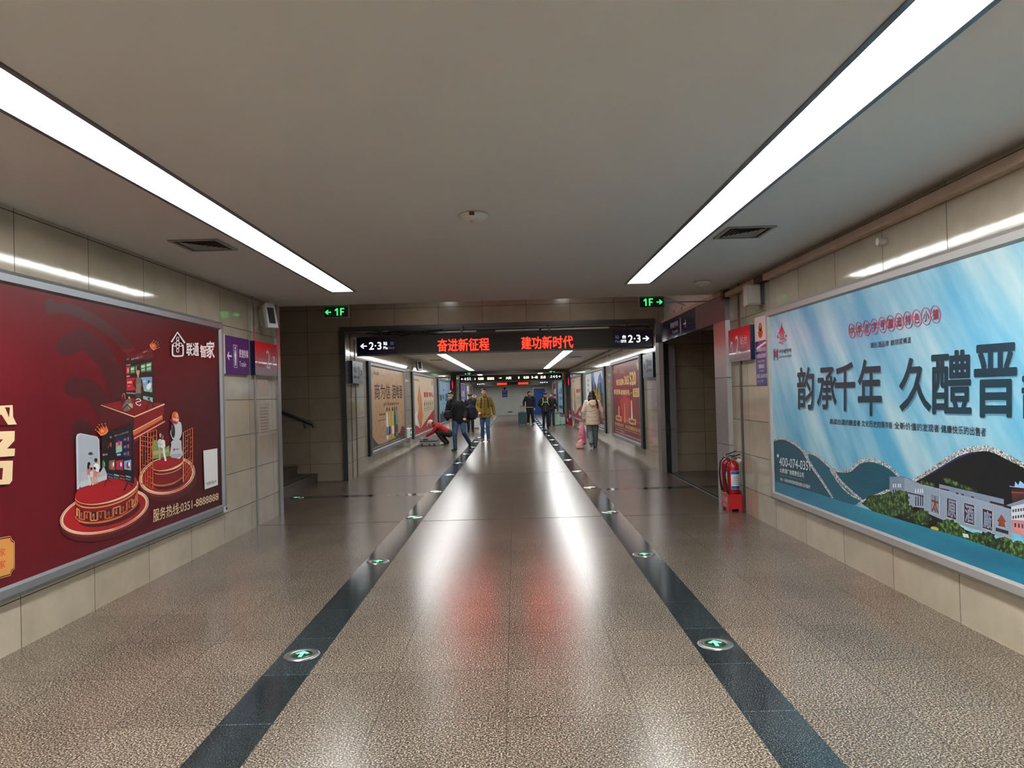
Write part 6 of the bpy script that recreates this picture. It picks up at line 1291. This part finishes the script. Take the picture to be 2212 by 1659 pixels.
# --- guard with the reflective harness
def ex_vest(t, J, H_, s, side, up):
    c = J['chest']
    for sx in (-1, 1): g(t, [c+Vector((sx*.09, -.09, .17)), c+Vector((sx*.10, -.155, .08)), c+Vector((sx*.10, -.16, -.02)), c+Vector((sx*.16, -.12, -.16))], .013, 'vis_green', 'harness_strap', 'yellow-green reflective strap')
    g(t, [c+Vector((-.10, -.16, -.02)), c+Vector((0, -.168, -.02)), c+Vector((.10, -.16, -.02))], .013, 'vis_green', 'harness_strap', 'yellow-green reflective strap'); g(J['jacket'], [c+Vector((0, -.165, .1)), J['hip']+Vector((0, -.165, -.1))], .006, 'steel', 'zip')
person((1.33, 33.3, 0), 'guard in a peaked cap and dark uniform with a yellow-green reflective harness', pose(el=(-.30, .07, 1.14), wl=(-.12, .16, .98), er=(.30, .07, 1.14), wr=(.12, .16, .98)), s=.95, top='cloth_black', legs='cloth_black', hair='guard', hem=.80, bulk=1.1, extra=ex_vest)
person((1.74, 36.3, 0), 'dark-haired person half hidden behind the guard, beside the mint suitcase', pose(), s=.93, top='cloth_navy', legs='jeans_dark', hem=.84, head_yaw=-20, shoes='shoe_black')
suitcase((1.98, 36.6, 0), .30, .26, .56, 'case_mint', 'mint green suitcase standing behind the guard', grp='pale suitcases')
suitcase((2.30, 37.2, 0), .28, .24, .38, 'case_mint', 'smaller pale green suitcase to the right of the mint one', grp='pale suitcases')
suitcase((-1.86, 35.8, 0), .26, .24, .5, 'white', 'white suitcase on the floor behind the man in the mustard jacket')
# --- woman in the cream jacket, seen from behind
P_ = dict(hip=(0, .0, .92), chest=(.0, .0, 1.28), neck=(0, .0, 1.46), head=(.0, .02, 1.60), sl=(-.175, .0, 1.38), sr=(.175, .0, 1.38), el=(-.27, -.02, 1.12), wl=(-.26, .04, .88), er=(.29, -.02, 1.12), wr=(.33, .06, .90),
          kl=(-.08, .03, .48), al=(-.09, -.22, .20), tl=(-.09, -.17, .07), kr=(.08, .05, .50), ar=(.06, .10, .09), tr=(.07, .24, .04))
person((2.19, 21.3, 0), 'woman with long black hair in a cream hooded jacket, walking away with pink bags', P_, head_yaw=168, s=.945, top='cream_cloth', legs='jeans_grey', shoes='shoe_white', hem=.70, bulk=1.2, hair='long', leg_r=1.25, hood=-1, female=True)
def plastic(base, x, y, z, m, label, top=None):
    t = empty('plastic_bag', base, label, 'plastic bag', None); mb = MB(); b = Vector(base)
    loft(mb, [(b+Vector((0, 0, 0)), x*.36, y*.36), (b+Vector((.0, 0, z*.08)), x*.5, y*.5), (b+Vector((-.01, 0, z*.35)), x*.47, y*.46), (b+Vector((.01, 0, z*.65)), x*.36, y*.36), (b+Vector((.02, 0, z*.85)), x*.2, y*.2), (b+Vector((.03, 0, z)), x*.1, y*.08)], m)
    solid(mb, 'bag', t, m, vox=.011, folds=.009, ff=10, smooth=1)
    if top: MB().tube([b+Vector((.03, 0, z*.96)), Vector(top)], .012, m, 8).build('handle', t)
    return t
plastic((1.87, 21.34, .09), .24, .2, .64, 'bag_pink', 'pink plastic carrier bag hanging from the hand of the woman in cream', top=(1.93, 21.35, .80))
plastic((1.80, 21.18, 0), .24, .2, .27, 'bag_pink2', 'paler pink plastic bag at the bottom, touching the floor beside the woman in cream')
MB_ = MB(); 
t = empty('carrier_bag', (2.03, 21.36, .28), 'mauve bag between the pink bag and the leg of the woman in cream', 'bag'); mat('mauve', '8e6a86', .6)
MB().rbox((2.01, 21.28, .28), (2.08, 21.46, .66), 'mauve', .015, 'z').build('bag', t); MB().tube([(2.045, 21.31, .66), (2.0, 21.34, .79), (2.045, 21.42, .66)], .006, 'mauve', 6).build('handle', t)
# --- person crouching over the open suitcase
P_ = dict(hip=(.22, .0, .36), chest=(-.08, -.02, .58), neck=(-.25, -.03, .66), head=(-.37, -.05, .70), sl=(-.18, -.20, .60), sr=(-.16, .16, .61), el=(-.30, -.25, .42), wl=(-.50, -.22, .31), er=(-.28, .20, .43), wr=(-.46, .12, .33),
          hl=(.22, -.09, .34), hr=(.22, .09, .34), kl=(-.14, -.14, .42), al=(.08, -.13, .09), tl=(-.05, -.14, .04), kr=(-.12, .12, .40), ar=(.14, .12, .09), tr=(.02, .12, .04))
person((-2.42, 24.45, 0), 'person in a red jacket and pale pink cap crouching over an open suitcase', P_, head_yaw=-72, head_pitch=38, s=1.0, top='red_cloth', legs='cloth_black', shoes='shoe_white', hem=.42, bulk=.92, hair='cap', leg_r=1.05)
t = empty('open_suitcase', (-2.86, 24.3, 0), 'silver and black suitcase lying flat on the floor in front of the crouching person', 'suitcase')
MB().rbox((-3.12, 24.05, .02), (-2.56, 24.5, .135), 'case_silver', .03, 'z').build('lower_shell', t)
MB().rbox((-3.11, 24.06, .135), (-2.57, 24.49, .165), 'strap', .03, 'z').build('zip_band', t, 'black zip band')
MB().rbox((-3.12, 24.05, .165), (-2.56, 24.5, .25), 'case_silver', .03, 'z').build('upper_shell', t)
for x in (-3.04, -2.8, -2.64): MB().cyl((x-.02, 24.04, .05), (x+.02, 24.04, .05), .028, 'rubber').build('wheel', t)
MB().box((-3.0, 24.045, .19), (-2.85, 24.052, .225), 'strap').build('latch', t)
for o in bpy.data.objects:
    if '_o' in o: del o['_o']
